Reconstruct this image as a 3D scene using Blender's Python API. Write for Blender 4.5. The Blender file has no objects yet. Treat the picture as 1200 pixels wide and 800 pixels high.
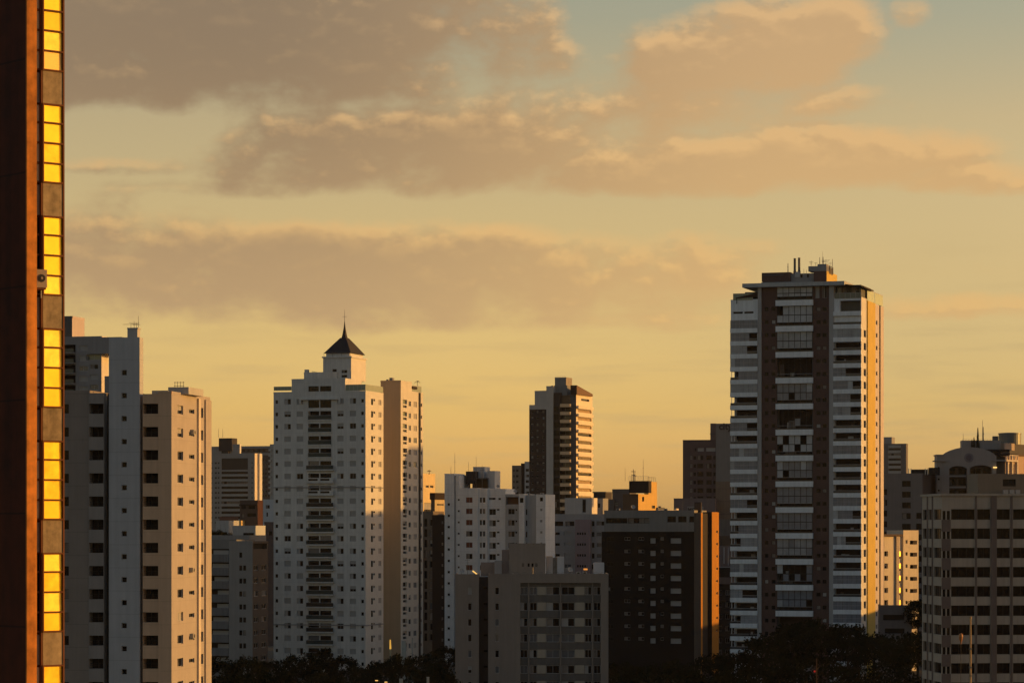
import bpy, math, random
from mathutils import Vector, Matrix

SC = bpy.context.scene
COL = SC.collection
R = math.radians
# ------------------------------------------------------------------ camera
F, H, YH = 3403.0, 36.0, 620.0           # focal length in photo pixels, eye height, horizon row
cam = bpy.data.cameras.new('camera')
cam.sensor_width = 36.0
cam.lens = F * 36.0 / 1200.0
cam.shift_y = (YH - 400.0) / 1200.0
cam.clip_start, cam.clip_end = 1.0, 60000.0
cam_ob = bpy.data.objects.new('camera', cam)
cam_ob.location = (0, 0, H)
cam_ob.rotation_euler = (R(90), 0, 0)
COL.objects.link(cam_ob)
SC.camera = cam_ob
SC.view_settings.view_transform = 'Standard'
SC.view_settings.look = 'None'
SC.view_settings.exposure = 0.85
SC.view_settings.gamma = 1.0
# ------------------------------------------------------------------ sun and sky
SUN_EL, SUN_AZ = 7.0, 8.0                # elevation; angle from +X towards +Y
sd = Vector((math.cos(R(SUN_AZ)) * math.cos(R(SUN_EL)), math.sin(R(SUN_AZ)) * math.cos(R(SUN_EL)), math.sin(R(SUN_EL))))
sun = bpy.data.lights.new('sun', 'SUN')
sun.energy = 2.1
sun.angle = R(0.5)
sun.color = (1.0, 0.49, 0.11)
sun_ob = bpy.data.objects.new('sun', sun)
sun_ob.rotation_euler = sd.to_track_quat('Z', 'Y').to_euler()
sun_ob.location = (400, 0, 200)
COL.objects.link(sun_ob)

world = bpy.data.worlds.new('World')
SC.world = world
world.use_nodes = True
NT = world.node_tree


class NB:
    """short-hand for building node trees"""
    def __init__(s, nt): s.nt = nt
    def n(s, kind, **kw):
        o = s.nt.nodes.new(kind)
        for k, v in kw.items(): setattr(o, k, v)
        return o
    def put(s, sock, val):
        if isinstance(val, bpy.types.NodeSocket): s.nt.links.new(val, sock)
        else: sock.default_value = val
    def m(s, op, a, b=0.0, c=None, clamp=False):
        o = s.n('ShaderNodeMath', operation=op, use_clamp=clamp)
        s.put(o.inputs[0], a); s.put(o.inputs[1], b)
        if c is not None: s.put(o.inputs[2], c)
        return o.outputs[0]
    def vm(s, op, a, b):
        o = s.n('ShaderNodeVectorMath', operation=op)
        s.put(o.inputs[0], a); s.put(o.inputs[1], b)
        return o.outputs[0]
    def mix(s, f, a, b, blend='MIX'):
        o = s.n('ShaderNodeMix', data_type='RGBA', blend_type=blend)
        s.put(o.inputs[0], f); s.put(o.inputs[6], a); s.put(o.inputs[7], b)
        return o.outputs[2]
    def step(s, x, a, b):
        o = s.n('ShaderNodeMapRange', interpolation_type='SMOOTHSTEP')
        s.put(o.inputs[0], x); s.put(o.inputs[1], a); s.put(o.inputs[2], b)
        return o.outputs[0]
    def noise(s, vec, scale, detail=6, rough=0.55):
        o = s.n('ShaderNodeTexNoise')
        s.put(o.inputs['Vector'], vec)
        o.inputs['Scale'].default_value = scale
        o.inputs['Detail'].default_value = detail
        o.inputs['Roughness'].default_value = rough
        return o.outputs[0]
    def ramp(s, x, stops):
        o = s.n('ShaderNodeValToRGB')
        s.put(o.inputs[0], x)
        e = o.color_ramp.elements
        e[0].position, e[0].color = stops[0][0], (*stops[0][1], 1)
        e[1].position, e[1].color = stops[1][0], (*stops[1][1], 1)
        for p, c in stops[2:]:
            k = e.new(p); k.color = (*c, 1)
        return o.outputs[0]


# cloud bank: azimuth / elevation (radians) of each cloud, half widths, tilt, weight
def sky_at(px, py): return (math.atan((px - 600) / F), math.atan((YH - py) / F))
CLOUDS = [(215, 38, 410, 105, 0, 1.35), (610, 58, 80, 46, 0, .8), (465, 178, 270, 58, 0, 1.25), (600, 130, 150, 40, 0, .7),
          (880, 58, 165, 56, -6, 1.3), (850, 195, 290, 44, -2, 1.1), (760, 130, 150, 40, 0, .7), (1020, 120, 120, 18, -3, .55), (1165, 215, 130, 22, 0, .75),
          (360, 315, 500, 66, 1, 1.2), (130, 290, 210, 62, 0, .9), (700, 330, 170, 40, 0, .6), (1190, 362, 190, 15, 0, .75), (1066, 20, 26, 22, -20, .75), (620, 374, 290, 16, 0, .6),
          (150, 198, 120, 13, 0, .75), (270, 224, 160, 14, 0, .6), (300, 374, 120, 8, 0, .4), (930, 290, 90, 8, 0, .2)]
g = bpy.data.node_groups.new('cloud_density', 'ShaderNodeTree')
g.interface.new_socket('Vector', in_out='INPUT', socket_type='NodeSocketVector')
g.interface.new_socket('Density', in_out='OUTPUT', socket_type='NodeSocketFloat')
gb = NB(g)
gi, go = gb.n('NodeGroupInput'), gb.n('NodeGroupOutput')
q = gi.outputs[0]
wq = gb.vm('MULTIPLY', q, (0.62, 1.0, 1.0))
nz1 = gb.noise(wq, 36.0, 10, .57)
nz2 = gb.noise(gb.vm('ADD', wq, (4.2, 1.7, .3)), 95.0, 6, .55)
sep = gb.n('ShaderNodeSeparateXYZ'); gb.put(sep.inputs[0], q)
acc = None
for cx, cy, rx, ry, tilt, wgt in CLOUDS:
    a0, e0 = sky_at(cx, cy)
    dx, dy = gb.m('SUBTRACT', sep.outputs[0], a0), gb.m('SUBTRACT', sep.outputs[1], e0)
    c, s_ = math.cos(R(tilt)), math.sin(R(tilt))
    ux = gb.m('MULTIPLY', gb.m('SUBTRACT', gb.m('MULTIPLY', dx, c), gb.m('MULTIPLY', dy, s_)), F / rx)
    uy = gb.m('MULTIPLY', gb.m('ADD', gb.m('MULTIPLY', dx, s_), gb.m('MULTIPLY', dy, c)), F / ry)
    d2 = gb.m('ADD', gb.m('POWER', gb.m('ABSOLUTE', ux), 2.6), gb.m('POWER', gb.m('ABSOLUTE', uy), 2.2))
    v = gb.m('MULTIPLY', gb.m('SUBTRACT', 1.25, d2), wgt)
    v = gb.m('MAXIMUM', v, -1.2)
    acc = v if acc is None else gb.m('SMOOTH_MAX', acc, v, 0.35)
for cx, cy, rx, ry, wgt in ((700, 247, 560, 17, 1.35), (170, 160, 105, 26, 1.5), (702, 55, 40, 55, .8), (1150, 60, 110, 70, 1.1), (600, 420, 700, 22, 1.0)):   # clear lanes between the banks
    a0, e0 = sky_at(cx, cy)
    ux = gb.m('MULTIPLY', gb.m('SUBTRACT', sep.outputs[0], a0), F / rx); uy = gb.m('MULTIPLY', gb.m('SUBTRACT', sep.outputs[1], e0), F / ry)
    d2 = gb.m('ADD', gb.m('POWER', gb.m('ABSOLUTE', ux), 4.0), gb.m('MULTIPLY', uy, uy))
    acc = gb.m('SUBTRACT', acc, gb.m('MULTIPLY', gb.m('POWER', 2.718, gb.m('MULTIPLY', d2, -1.0)), wgt))
nn = gb.m('ADD', gb.m('MULTIPLY', gb.m('SUBTRACT', nz1, .5), 3.6), gb.m('MULTIPLY', gb.m('SUBTRACT', nz2, .5), 1.9))
gb.put(go.inputs[0], gb.m('ADD', acc, nn))

wb = NB(NT)
NT.nodes.clear()
tc = wb.n('ShaderNodeTexCoord')
dirv = wb.vm('NORMALIZE', tc.outputs['Generated'], (0, 0, 0))
sp = wb.n('ShaderNodeSeparateXYZ'); wb.put(sp.inputs[0], dirv)
az = wb.m('ARCTAN2', sp.outputs[0], sp.outputs[1])
el = wb.m('ARCSINE', sp.outputs[2])
cmb = wb.n('ShaderNodeCombineXYZ'); wb.put(cmb.inputs[0], az); wb.put(cmb.inputs[1], el)
sky = wb.n('ShaderNodeTexSky', sky_type='NISHITA', sun_disc=False)
sky.sun_elevation, sky.sun_rotation = R(SUN_EL), R(90 - SUN_AZ)
sky.dust_density, sky.air_density = 1.0, 1.0
tint = wb.ramp(wb.m('MULTIPLY', el, 1 / R(20)), [(0.0, (1.62, 1.28, 1.02)), (0.06, (1.50, 1.11, .86)), (0.12, (1.45, 1.03, .68)), (0.25, (1.42, .91, .55)), (0.40, (1.37, .86, .53)), (0.50, (1.12, .82, .58)), (1.0, (.85, .85, .85))])
clear = wb.mix(1.0, sky.outputs[0], tint, 'MULTIPLY')
# evening veil: thin streaks low down, and slightly dimmer, paler air towards the east of north
vst = wb.n('ShaderNodeCombineXYZ'); wb.put(vst.inputs[0], wb.m('MULTIPLY', az, 16.0)); wb.put(vst.inputs[1], wb.m('MULTIPLY', el, 150.0))
vn = wb.noise(vst.outputs[0], 1.0, 5, .55)
lowv = wb.step(el, .12, .03)
clear = wb.mix(wb.m('MULTIPLY', wb.m('MULTIPLY', wb.step(vn, .46, .72), lowv), .45), clear, (3.05, 2.12, .92, 1))
eastd = wb.m('MULTIPLY', wb.step(az, -.03, .17), wb.step(sp.outputs[1], .5, .9))
clear = wb.mix(wb.m('MULTIPLY', eastd, wb.step(el, .14, .05)), clear, wb.mix(1.0, clear, (.80, .86, 1.0, 1), 'MULTIPLY'))
def dens(vec):
    o = wb.n('ShaderNodeGroup'); o.node_tree = g; wb.put(o.inputs[0], vec); return o.outputs[0]
d0 = dens(cmb.outputs[0])
d1 = dens(wb.vm('ADD', cmb.outputs[0], (6 / F, 12 / F, 0)))
cover = wb.step(d0, -0.3, 1.2)
front = wb.step(sp.outputs[1], 0.2, 0.6)
cover = wb.m('MULTIPLY', cover, front)
rim = wb.step(wb.m('SUBTRACT', d0, d1), 0.0, 0.9)
thin = wb.m('SUBTRACT', 1.0, wb.step(d0, 0.7, 1.9))
litf = wb.m('MULTIPLY', rim, wb.m('ADD', .14, wb.m('MULTIPLY', thin, .75)))
east = wb.step(az, -0.10, 0.11)
litf = wb.m('ADD', litf, wb.m('MULTIPLY', east, .72), clamp=True)
lum = wb.step(el, 0.05, 0.17)
shade = wb.mix(lum, (2.65, 1.72, .92, 1), (1.42, .92, .56, 1))
lit = wb.mix(lum, (4.2, 2.6, 1.0, 1), (4.1, 2.5, 1.12, 1))
cloudc = wb.mix(litf, shade, lit)
skyc = wb.mix(wb.m('MULTIPLY', cover, .82), clear, cloudc)
# unseen sky overhead and behind is darkened here to weaken the ambient light
low = wb.m('MULTIPLY', wb.step(sp.outputs[1], 0.25, 0.75), wb.step(el, R(26), R(14)))
skyc = wb.mix(low, wb.mix(1.0, skyc, (.57, .61, .68, 1), 'MULTIPLY'), skyc)
bg = wb.n('ShaderNodeBackground'); bg.inputs[1].default_value = 0.102
wb.put(bg.inputs[0], skyc)
wo = wb.n('ShaderNodeOutputWorld')
NT.links.new(bg.outputs[0], wo.inputs[0])

# ------------------------------------------------------------------ materials
MATS = {}
def mat(name, col, rough=.85, metal=0.0, vary=.12, streak=.12, joint=None, scale=.35, spec=.3, emit=None):
    if name in MATS: return MATS[name]
    m = bpy.data.materials.new(name); m.use_nodes = True
    nt = m.node_tree; b = NB(nt)
    p = nt.nodes['Principled BSDF']
    p.inputs['Roughness'].default_value = rough
    p.inputs['Metallic'].default_value = metal
    p.inputs['Specular IOR Level'].default_value = spec
    tcn = b.n('ShaderNodeTexCoord')
    oc = tcn.outputs['Object']
    n1 = b.noise(oc, scale, 6, .6)
    n2 = b.noise(b.vm('MULTIPLY', oc, (1.6, 1.6, .07)), 1.0, 4, .6)
    f = b.m('ADD', b.m('ADD', 1.0, b.m('MULTIPLY', b.m('SUBTRACT', n1, .5), 2.6 * vary)), b.m('MULTIPLY', b.m('SUBTRACT', n2, .5), 3.0 * streak))
    if joint:
        z0, dz, w, k = joint
        s3 = b.n('ShaderNodeSeparateXYZ'); b.put(s3.inputs[0], oc)
        fr = b.m('FRACT', b.m('DIVIDE', b.m('SUBTRACT', s3.outputs[2], z0), dz))
        on = b.m('LESS_THAN', fr, w / dz)
        f = b.m('MULTIPLY', f, b.m('SUBTRACT', 1.0, b.m('MULTIPLY', on, k)))
    rgb = b.n('ShaderNodeCombineColor')
    for i in range(3): b.put(rgb.inputs[i], b.m('MULTIPLY', f, col[i]))
    b.put(p.inputs['Base Color'], rgb.outputs[0])
    if emit:
        p.inputs['Emission Color'].default_value = (*emit[0], 1)
        p.inputs['Emission Strength'].default_value = emit[1]
    MATS[name] = m
    return m

WHITE = mat('white_paint', (.60, .59, .56), streak=.17)
WHITE_COOL = mat('cool_white_paint', (.50, .53, .55), streak=.10)
GREYW = mat('grey_white_paint', (.42, .42, .41), streak=.14)
GREY = mat('grey_paint', (.27, .27, .27), streak=.14)
DGREY = mat('dark_grey_paint', (.12, .12, .12))
CONC = mat('concrete', (.28, .25, .21), vary=.25, streak=.25, scale=1.5)
BEIGE = mat('beige_paint', (.56, .44, .33), streak=.10)
TAN = mat('tan_paint', (.40, .30, .20), streak=.10)
BROWN = mat('brown_paint', (.11, .075, .055), streak=.15)
DBROWN = mat('dark_brown_cladding', (.028, .017, .013), streak=.2)
MAUVE = mat('mauve_paint', (.17, .125, .12), streak=.12)
BRICK = mat('brick_cladding', (.105, .064, .054), vary=.22, streak=.08, scale=2.5)
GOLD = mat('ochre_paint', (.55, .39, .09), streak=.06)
INT = mat('dim_interior', (.026, .020, .017), vary=.5, scale=.6)  # darkened base deepens the shade inside open balconies
VOID = mat('dark_recess', (.012, .010, .009))  # near-black backing stands in for the shade in recesses
GLASS = mat('dark_glass', (.007, .006, .006), rough=.08, spec=.14, vary=.0, streak=.0)
GLASSB = mat('blue_grey_glass', (.11, .125, .14), rough=.12, spec=.5, vary=.25, streak=.1, scale=.5)
GLASSG = mat('greenish_glass', (.20, .23, .17), rough=.12, spec=.5, vary=.2, streak=.1)
SHUT = mat('roller_shutter', (.36, .35, .33), vary=.05, streak=.04)
CURT = mat('curtain', (.22, .19, .16), vary=.3, streak=.3, scale=1.2)
REDC = mat('red_blind', (.17, .055, .035), vary=.2, streak=.2)
FRAMEW = mat('white_aluminium', (.42, .42, .41), rough=.5)
FRAMED = mat('dark_aluminium', (.03, .028, .026), rough=.5)
METAL = mat('galvanised_metal', (.16, .15, .14), rough=.5, metal=.4)
RED_SHADED = mat('shade_dark_red_paint', (.05, .014, .010))  # red darkened so the sun-facing end wall looks shaded
SLATE = mat('slate_roof', (.035, .030, .030), vary=.3)


# ------------------------------------------------------------------ mesh helper
class MB:
    def __init__(s): s.v, s.f, s.mi, s.mats = [], [], [], []
    def ix(s, m):
        if m not in s.mats: s.mats.append(m)
        return s.mats.index(m)
    def quad(s, a, b, c, d, m):
        k = len(s.v); s.v += [a, b, c, d]; s.f.append((k, k + 1, k + 2, k + 3)); s.mi.append(s.ix(m))
    def poly(s, pts, m):
        k = len(s.v); s.v += list(pts); s.f.append(tuple(range(k, k + len(pts)))); s.mi.append(s.ix(m))
    def box(s, x0, x1, y0, y1, z0, z1, m, mtop=None):
        k = len(s.v)
        s.v += [(x0, y0, z0), (x1, y0, z0), (x1, y1, z0), (x0, y1, z0), (x0, y0, z1), (x1, y0, z1), (x1, y1, z1), (x0, y1, z1)]
        for f in ((0, 1, 5, 4), (1, 2, 6, 5), (2, 3, 7, 6), (3, 0, 4, 7), (3, 2, 1, 0)):
            s.f.append(tuple(k + i for i in f)); s.mi.append(s.ix(m))
        s.f.append((k + 4, k + 5, k + 6, k + 7)); s.mi.append(s.ix(mtop or m))
    def tube(s, p, q, r0, r1, m, n=8):
        p, q = Vector(p), Vector(q)
        d = (q - p).normalized()
        a = d.orthogonal().normalized(); b = d.cross(a)
        k = len(s.v)
        for c, r in ((p, r0), (q, r1)):
            for i in range(n):
                t = 2 * math.pi * i / n
                s.v.append(tuple(c + a * (r * math.cos(t)) + b * (r * math.sin(t))))
        for i in range(n):
            j = (i + 1) % n
            s.f.append((k + i, k + j, k + n + j, k + n + i)); s.mi.append(s.ix(m))
        s.f.append(tuple(k + n + i for i in range(n))); s.mi.append(s.ix(m))
        s.f.append(tuple(k + i for i in reversed(range(n)))); s.mi.append(s.ix(m))
    def lathe(s, cx, cy, prof, m, n=16):
        k = len(s.v)
        for r, z in prof:
            for i in range(n):
                t = 2 * math.pi * i / n
                s.v.append((cx + r * math.cos(t), cy + r * math.sin(t), z))
        for a in range(len(prof) - 1):
            for i in range(n):
                j = (i + 1) % n
                s.f.append((k + a * n + i, k + a * n + j, k + (a + 1) * n + j, k + (a + 1) * n + i)); s.mi.append(s.ix(m))
        s.f.append(tuple(k + (len(prof) - 1) * n + i for i in range(n))); s.mi.append(s.ix(m))
    def mesh(s, name):
        me = bpy.data.meshes.new(name)
        me.from_pydata(s.v, [], s.f)
        for m in s.mats: me.materials.append(m)
        me.polygons.foreach_set('material_index', s.mi)
        me.update()
        return me
    def build(s, name, parent=None, loc=(0, 0, 0), rz=0.0):
        return link(name, s.mesh(name), parent, loc, rz)

def link(name, data, parent=None, loc=(0, 0, 0), rz=0.0):
    o = bpy.data.objects.new(name, data)
    COL.objects.link(o)
    o.location = loc; o.rotation_euler = (0, 0, rz)
    if parent: o.parent = parent
    return o

def tag(o, label=None, cat=None, group=None, kind=None):
    for k, v in (('label', label), ('category', cat), ('group', group), ('kind', kind)):
        if v: o[k] = v
    return o

RND = random.Random(7)
# ------------------------------------------------------------------ windows
WCACHE = {}
def window_mesh(style, w, h, var):
    key = (style, round(w, 2), round(h, 2), var)
    if key in WCACHE: return WCACHE[key]
    b = MB()
    fr = FRAMED if style in ('dark', 'strip', 'pier', 'ribbon', 'vent', 'tanstrip') else FRAMEW
    t = min(.07, w * .08)
    b.box(0, t, 0, .07, 0, h, fr); b.box(w - t, w, 0, .07, 0, h, fr)
    b.box(t, w - t, 0, .07, 0, t, fr); b.box(t, w - t, 0, .07, h - t, h, fr)
    nl = 1 if w < 1.0 else (2 if w < 3.2 else max(2, round(w / 1.5)))
    for i in range(nl):
        a, c = t + (w - 2 * t) * i / nl, t + (w - 2 * t) * (i + 1) / nl
        y = .035 + (.012 if i % 2 else 0)
        if i: b.box(a - .025, a + .025, .005, .068, t, h - t, fr)
        pm = GLASS
        if var == 'shut': pm = SHUT
        elif var == 'half' and i == 0: pm = SHUT
        elif var == 'curt' and i != 1: pm = CURT
        elif var == 'blue': pm = GLASSB
        elif var == 'red': pm = REDC
        elif var == 'tan': pm = TAN
        elif var == 'green': pm = GLASSG
        if var == 'drop':
            zc = t + (h - 2 * t) * .45
            b.quad((a, y, t), (c, y, t), (c, y, zc), (a, y, zc), GLASS)
            b.quad((a, y - .01, zc), (c, y - .01, zc), (c, y - .01, h - t), (a, y - .01, h - t), SHUT)
        else:
            b.quad((a, y, t), (c, y, t), (c, y, h - t), (a, y, h - t), pm)
    WCACHE[key] = b.mesh('window')
    return WCACHE[key]

VARS = {'win': (('dark', 5), ('half', 2), ('curt', 2), ('drop', 2), ('shut', 1)),
        'shutw': (('shut', 6), ('half', 3), ('drop', 1), ('dark', 1)),
        'dark': (('dark', 6), ('curt', 1)), 'strip': (('dark', 5), ('curt', 1)), 'small': (('dark', 1),),
        'redw': (('red', 3), ('curt', 1)), 'blue': (('blue', 3), ('dark', 1)), 'pale': (('shut', 4), ('blue', 1)),
        'green': (('green', 1),), 'mixd': (('dark', 4), ('curt', 3), ('blue', 2), ('half', 1), ('drop', 1))}
def pick(style):
    o = VARS[style]
    r = RND.uniform(0, sum(w for _, w in o))
    for n, w in o:
        r -= w
        if r <= 0: return n
    return o[-1][0]

VARS.update({'ribbon': (('dark', 1),), 'vent': (('dark', 1),), 'pier': (('dark', 11), ('shut', 1), ('curt', 2)), 'tanstrip': (('curt', 2), ('tan', 2), ('dark', 1)), 'curt': (('curt', 1),), 'curt3': (('curt', 1),),
             'shutw2': (('shut', 1),), 'curt2': (('curt', 3), ('dark', 1))})
WNAME = {'ribbon': 'ribbon_window', 'vent': 'vent_opening', 'pier': 'pier_window', 'curt': 'curtained_window', 'curt3': 'curtained_window', 'shutw2': 'shuttered_window', 'curt2': 'curtained_window', 'small': 'small_window', 'shutw': 'shuttered_window', 'strip': 'strip_window', 'redw': 'window', 'pale': 'pale_window'}


class Bd:
    """A building on its own ground point: local x runs along the front, local y into the block; measured from its near corner."""
    def __init__(s, name, label, px, D, th, cat='building', group=None):
        s.c, s.s = math.cos(R(th)), math.sin(R(th))
        s.X, s.Y = (px - 600) / F * D, D
        s.root = bpy.data.objects.new(name, None)
        COL.objects.link(s.root)
        s.root.location = (s.X, s.Y, 0); s.root.rotation_euler = (0, 0, R(th))
        tag(s.root, label, cat, group)
        s.count = {}
    def U(s, px, v=0.0):
        k = (px - 600) / F
        return (k * (s.Y + v * s.c) - s.X + v * s.s) / (s.c - k * s.s)
    def V(s, px, u=0.0):
        k = (px - 600) / F
        return (k * (s.Y + u * s.s) - s.X - u * s.c) / (-s.s - k * s.c)
    def Z(s, py, u=0.0, v=0.0):
        return max(0.0, H + (YH - py) * (s.Y + u * s.s + v * s.c) / F)
    def part(s, name, mb, loc=(0, 0, 0), rz=0.0, parent=None):
        return mb.build(name, parent or s.root, loc, rz)
    def window(s, style, w, h, loc, rz):
        nm = WNAME.get(style, 'window')
        n = s.count.get(nm, 0); s.count[nm] = n + 1
        me = window_mesh(style, w, h, pick(style))
        if n < 99: return link(nm, me, s.root, loc, rz)
        s.rest = getattr(s, 'rest', {})
        s.rest.setdefault(nm, []).append((me, Matrix.Translation(loc) @ Matrix.Rotation(rz, 4, 'Z')))
    def finish(s):
        for nm, li in getattr(s, 'rest', {}).items():
            b = MB()
            for me, mx in li:
                for p in me.polygons:
                    b.poly([tuple(mx @ me.vertices[i].co) for i in p.vertices], me.materials[p.material_index])
            tag(s.part(nm, b), kind='stuff')
    def facade(s, b, side, a0, a1, z0, z1, plane, holes, m):
        """one wall face with real openings; side F (front, y = plane), R (x = plane), L (x = plane). Holes: a0, a1, z0, z1, style, depth, back"""
        def P(a, z, d):
            return (a, plane + d, z) if side == 'F' else ((plane - d, a, z) if side == 'R' else (plane + d, a, z))
        hs = []
        for h in holes:
            x0, x1, y0, y1 = max(a0, h[0]), min(a1, h[1]), max(z0, h[2]), min(z1, h[3])
            if x1 - x0 > .05 and y1 - y0 > .05: hs.append((x0, x1, y0, y1) + tuple(h[4:]))
        A = sorted({round(x, 4) for h in hs for x in h[:2]} | {round(a0, 4), round(a1, 4)})
        zs = sorted({round(x, 4) for h in hs for x in h[2:4]} | {round(z0, 4), round(z1, 4)})
        for j in range(len(zs) - 1):
            zc = (zs[j] + zs[j + 1]) / 2
            row = [h for h in hs if h[2] < zc < h[3]]
            run = None
            for i in range(len(A) - 1):
                ac = (A[i] + A[i + 1]) / 2
                solid = not any(h[0] < ac < h[1] for h in row)
                if solid and run is None: run = A[i]
                if run is not None and (not solid or i == len(A) - 2):
                    e = A[i + 1] if solid else A[i]
                    b.quad(P(run, zs[j], 0), P(e, zs[j], 0), P(e, zs[j + 1], 0), P(run, zs[j + 1], 0), m)
                    run = None
        for h in hs:
            x0, x1, y0, y1, style, dep, back = (list(h) + ['win', .18, None])[:7] if len(h) < 7 else h[:7]
            for p, q2 in (((x0, y0), (x1, y0)), ((x1, y0), (x1, y1)), ((x1, y1), (x0, y1)), ((x0, y1), (x0, y0))):
                b.quad(P(*p, 0), P(*q2, 0), P(*q2, dep), P(*p, dep), m)
            if style is None or back is not None:
                b.quad(P(x0, y0, dep), P(x1, y0, dep), P(x1, y1, dep), P(x0, y1, dep), back or INT)
            if style is not None:
                d = dep - .08
                if side == 'F': s.window(style, x1 - x0, y1 - y0, (x0, plane + d, y0), 0)
                elif side == 'R': s.window(style, x1 - x0, y1 - y0, (plane - d, x0, y0), math.pi / 2)
                else: s.window(style, x1 - x0, y1 - y0, (plane + d, x1, y0), -math.pi / 2)
    def block(s, px0, px1, ytop, m, v=0.0, dep=12.0, ybot=None, f=(), r=(), l=(), mr=None, name='wall', pxr=None, coping=True, mtop=None):
        """a wall block between two pixel columns of its front plane; f, r, l: openings in photo pixels (x0, x1, y0, y1, style, depth, back)"""
        u0, u1 = s.U(px0, v), s.U(px1, v)
        if pxr is not None: dep = s.V(pxr, u1) - v
        zt = s.Z(ytop, u1, v); zb = 0.0 if ybot is None else s.Z(ybot, u1, v)
        b = MB()
        D = lambda h: ((h[4] if len(h) > 4 else 'win'), (h[5] if len(h) > 5 else .2), (h[6] if len(h) > 6 else None))
        fh = [(s.U(h[0], v), s.U(h[1], v), s.Z(h[3], u1, v), s.Z(h[2], u1, v)) + D(h) for h in f]
        rh = [(s.V(h[0], u1), s.V(h[1], u1), s.Z(h[3], u1, v), s.Z(h[2], u1, v)) + D(h) for h in r]
        lh = [(s.V(h[1], u0), s.V(h[0], u0), s.Z(h[3], u0, v), s.Z(h[2], u0, v)) + D(h) for h in l]
        v1 = v + dep
        s.facade(b, 'F', u0, u1, zb, zt, v, fh, m)
        s.facade(b, 'R', v, v1, zb, zt, u1, rh, mr or m)
        s.facade(b, 'L', v, v1, zb, zt, u0, lh, m)
        b.quad((u0, v1, zb), (u1, v1, zb), (u1, v1, zt), (u0, v1, zt), m)
        b.quad((u0, v, zt), (u1, v, zt), (u1, v1, zt), (u0, v1, zt), mtop or CONC)
        if zb > 0: b.quad((u0, v, zb), (u1, v, zb), (u1, v1, zb), (u0, v1, zb), m)
        o = s.part(name, b)
        if coping and dep > 3:
            c = MB(); t = .22; hh = .35; e = .03
            c.box(u0 - e, u1 + e, v - e, v + t, zt - .06, zt + hh, m)
            c.box(u1 - t, u1 + e, v + t, v1 + e, zt - .06, zt + hh, mr or m)
            c.box(u0 - e, u0 + t, v + t, v1 + e, zt - .06, zt + hh, m)
            s.part('parapet', c)
        return u0, u1, v1, zt
    def bx(s, name, px0, px1, y0, y1, v, dep, m, u1v=None, parent=None, mtop=None):
        u0, u1 = s.U(px0, v), s.U(px1, v)
        b = MB(); b.box(u0, u1, v, v + dep, s.Z(y1, u1, v), s.Z(y0, u1, v), m, mtop)
        return s.part(name, b, parent=parent)
    def mast(s, px, ytop, ybot, v, r=.07, bars=(), name='antenna', m=None):
        """an upright with cross bars; bars: (fraction of height, half width m)"""
        b = MB(); u = s.U(px, v); z0, z1 = s.Z(ybot, u, v), s.Z(ytop, u, v)
        b.tube((u, v, z0), (u, v, z1), r, r * .6, m or METAL, 6)
        for fr, hw in bars:
            z = z0 + (z1 - z0) * fr
            b.tube((u - hw, v, z), (u + hw, v, z), r * .6, r * .6, m or METAL, 5)
        return s.part(name, b)
    def dish(s, px, ybot, v, r=.45):
        u, z = s.U(px, v), s.Z(ybot, s.U(px, v), v)
        b = MB(); b.tube((u, v, z), (u, v, z + r * 1.6), .04, .04, METAL, 6)
        o = Vector((u, v - .05, z + r * 2.0)); d = Vector((.35, -.75, .55)).normalized(); a = d.orthogonal().normalized(); c = d.cross(a)
        ring = [[tuple(o + d * (.28 * r * q * q) + (a * math.cos(t) + c * math.sin(t)) * r * q) for t in [6.2832 * i / 14 for i in range(14)]] for q in (.12, .55, 1.0)]
        for k in range(2):
            for i in range(14): b.quad(ring[k][i], ring[k][(i + 1) % 14], ring[k + 1][(i + 1) % 14], ring[k + 1][i], SHUT)
        b.poly(ring[0], SHUT); b.tube(tuple(o), tuple(o + d * r * .7), .02, .02, METAL, 5)
        return s.part('satellite_dish', b)
    def condenser(s, px, ybot, v, w=.9):
        u, z = s.U(px, v), s.Z(ybot, s.U(px, v), v)
        b = MB(); b.box(u, u + w, v, v + .4, z, z + .75, SHUT); b.tube((u + w * .5, v - .001, z + .38), (u + w * .5, v - .02, z + .38), .28, .27, FRAMED, 14)
        return s.part('condenser', b)
    def rail(s, px0, px1, y0, y1, v, m=None, posts=6, name='railing', dep=None, pane=True):
        u0, u1 = s.U(px0, v), s.U(px1, v)
        z0, z1 = s.Z(y1, u1, v), s.Z(y0, u1, v)
        b = MB()
        if pane: b.box(u0, u1, v, v + .03, z0 + .05, z1 - .05, m or GLASSG)
        b.box(u0, u1, v - .02, v + .06, z1 - .05, z1, FRAMEW)
        for i in range(posts + 1):
            u = u0 + (u1 - u0) * i / posts
            b.box(u - .03, u + .03, v - .02, v + .05, z0, z1 - .05, FRAMEW)
        if dep:
            b.box(u1, u1 + .03, v + .06, v + dep, z0 + .05, z1 - .05, m or GLASSG)
            b.box(u1 - .02, u1 + .06, v + .06, v + dep, z1 - .05, z1, FRAMEW)
        return s.part(name, b)

def rows(y0, dy, n): return [y0 + dy * k for k in range(n)]
# ------------------------------------------------------------------ ground
gb_ = MB()
gb_.quad((-6000, -3000, 0), (6000, -3000, 0), (6000, 9000, 0), (-6000, 9000, 0), mat('ground_soil', (.045, .042, .03), vary=.4, scale=.02))
tag(gb_.build('ground'), kind='structure')
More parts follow.
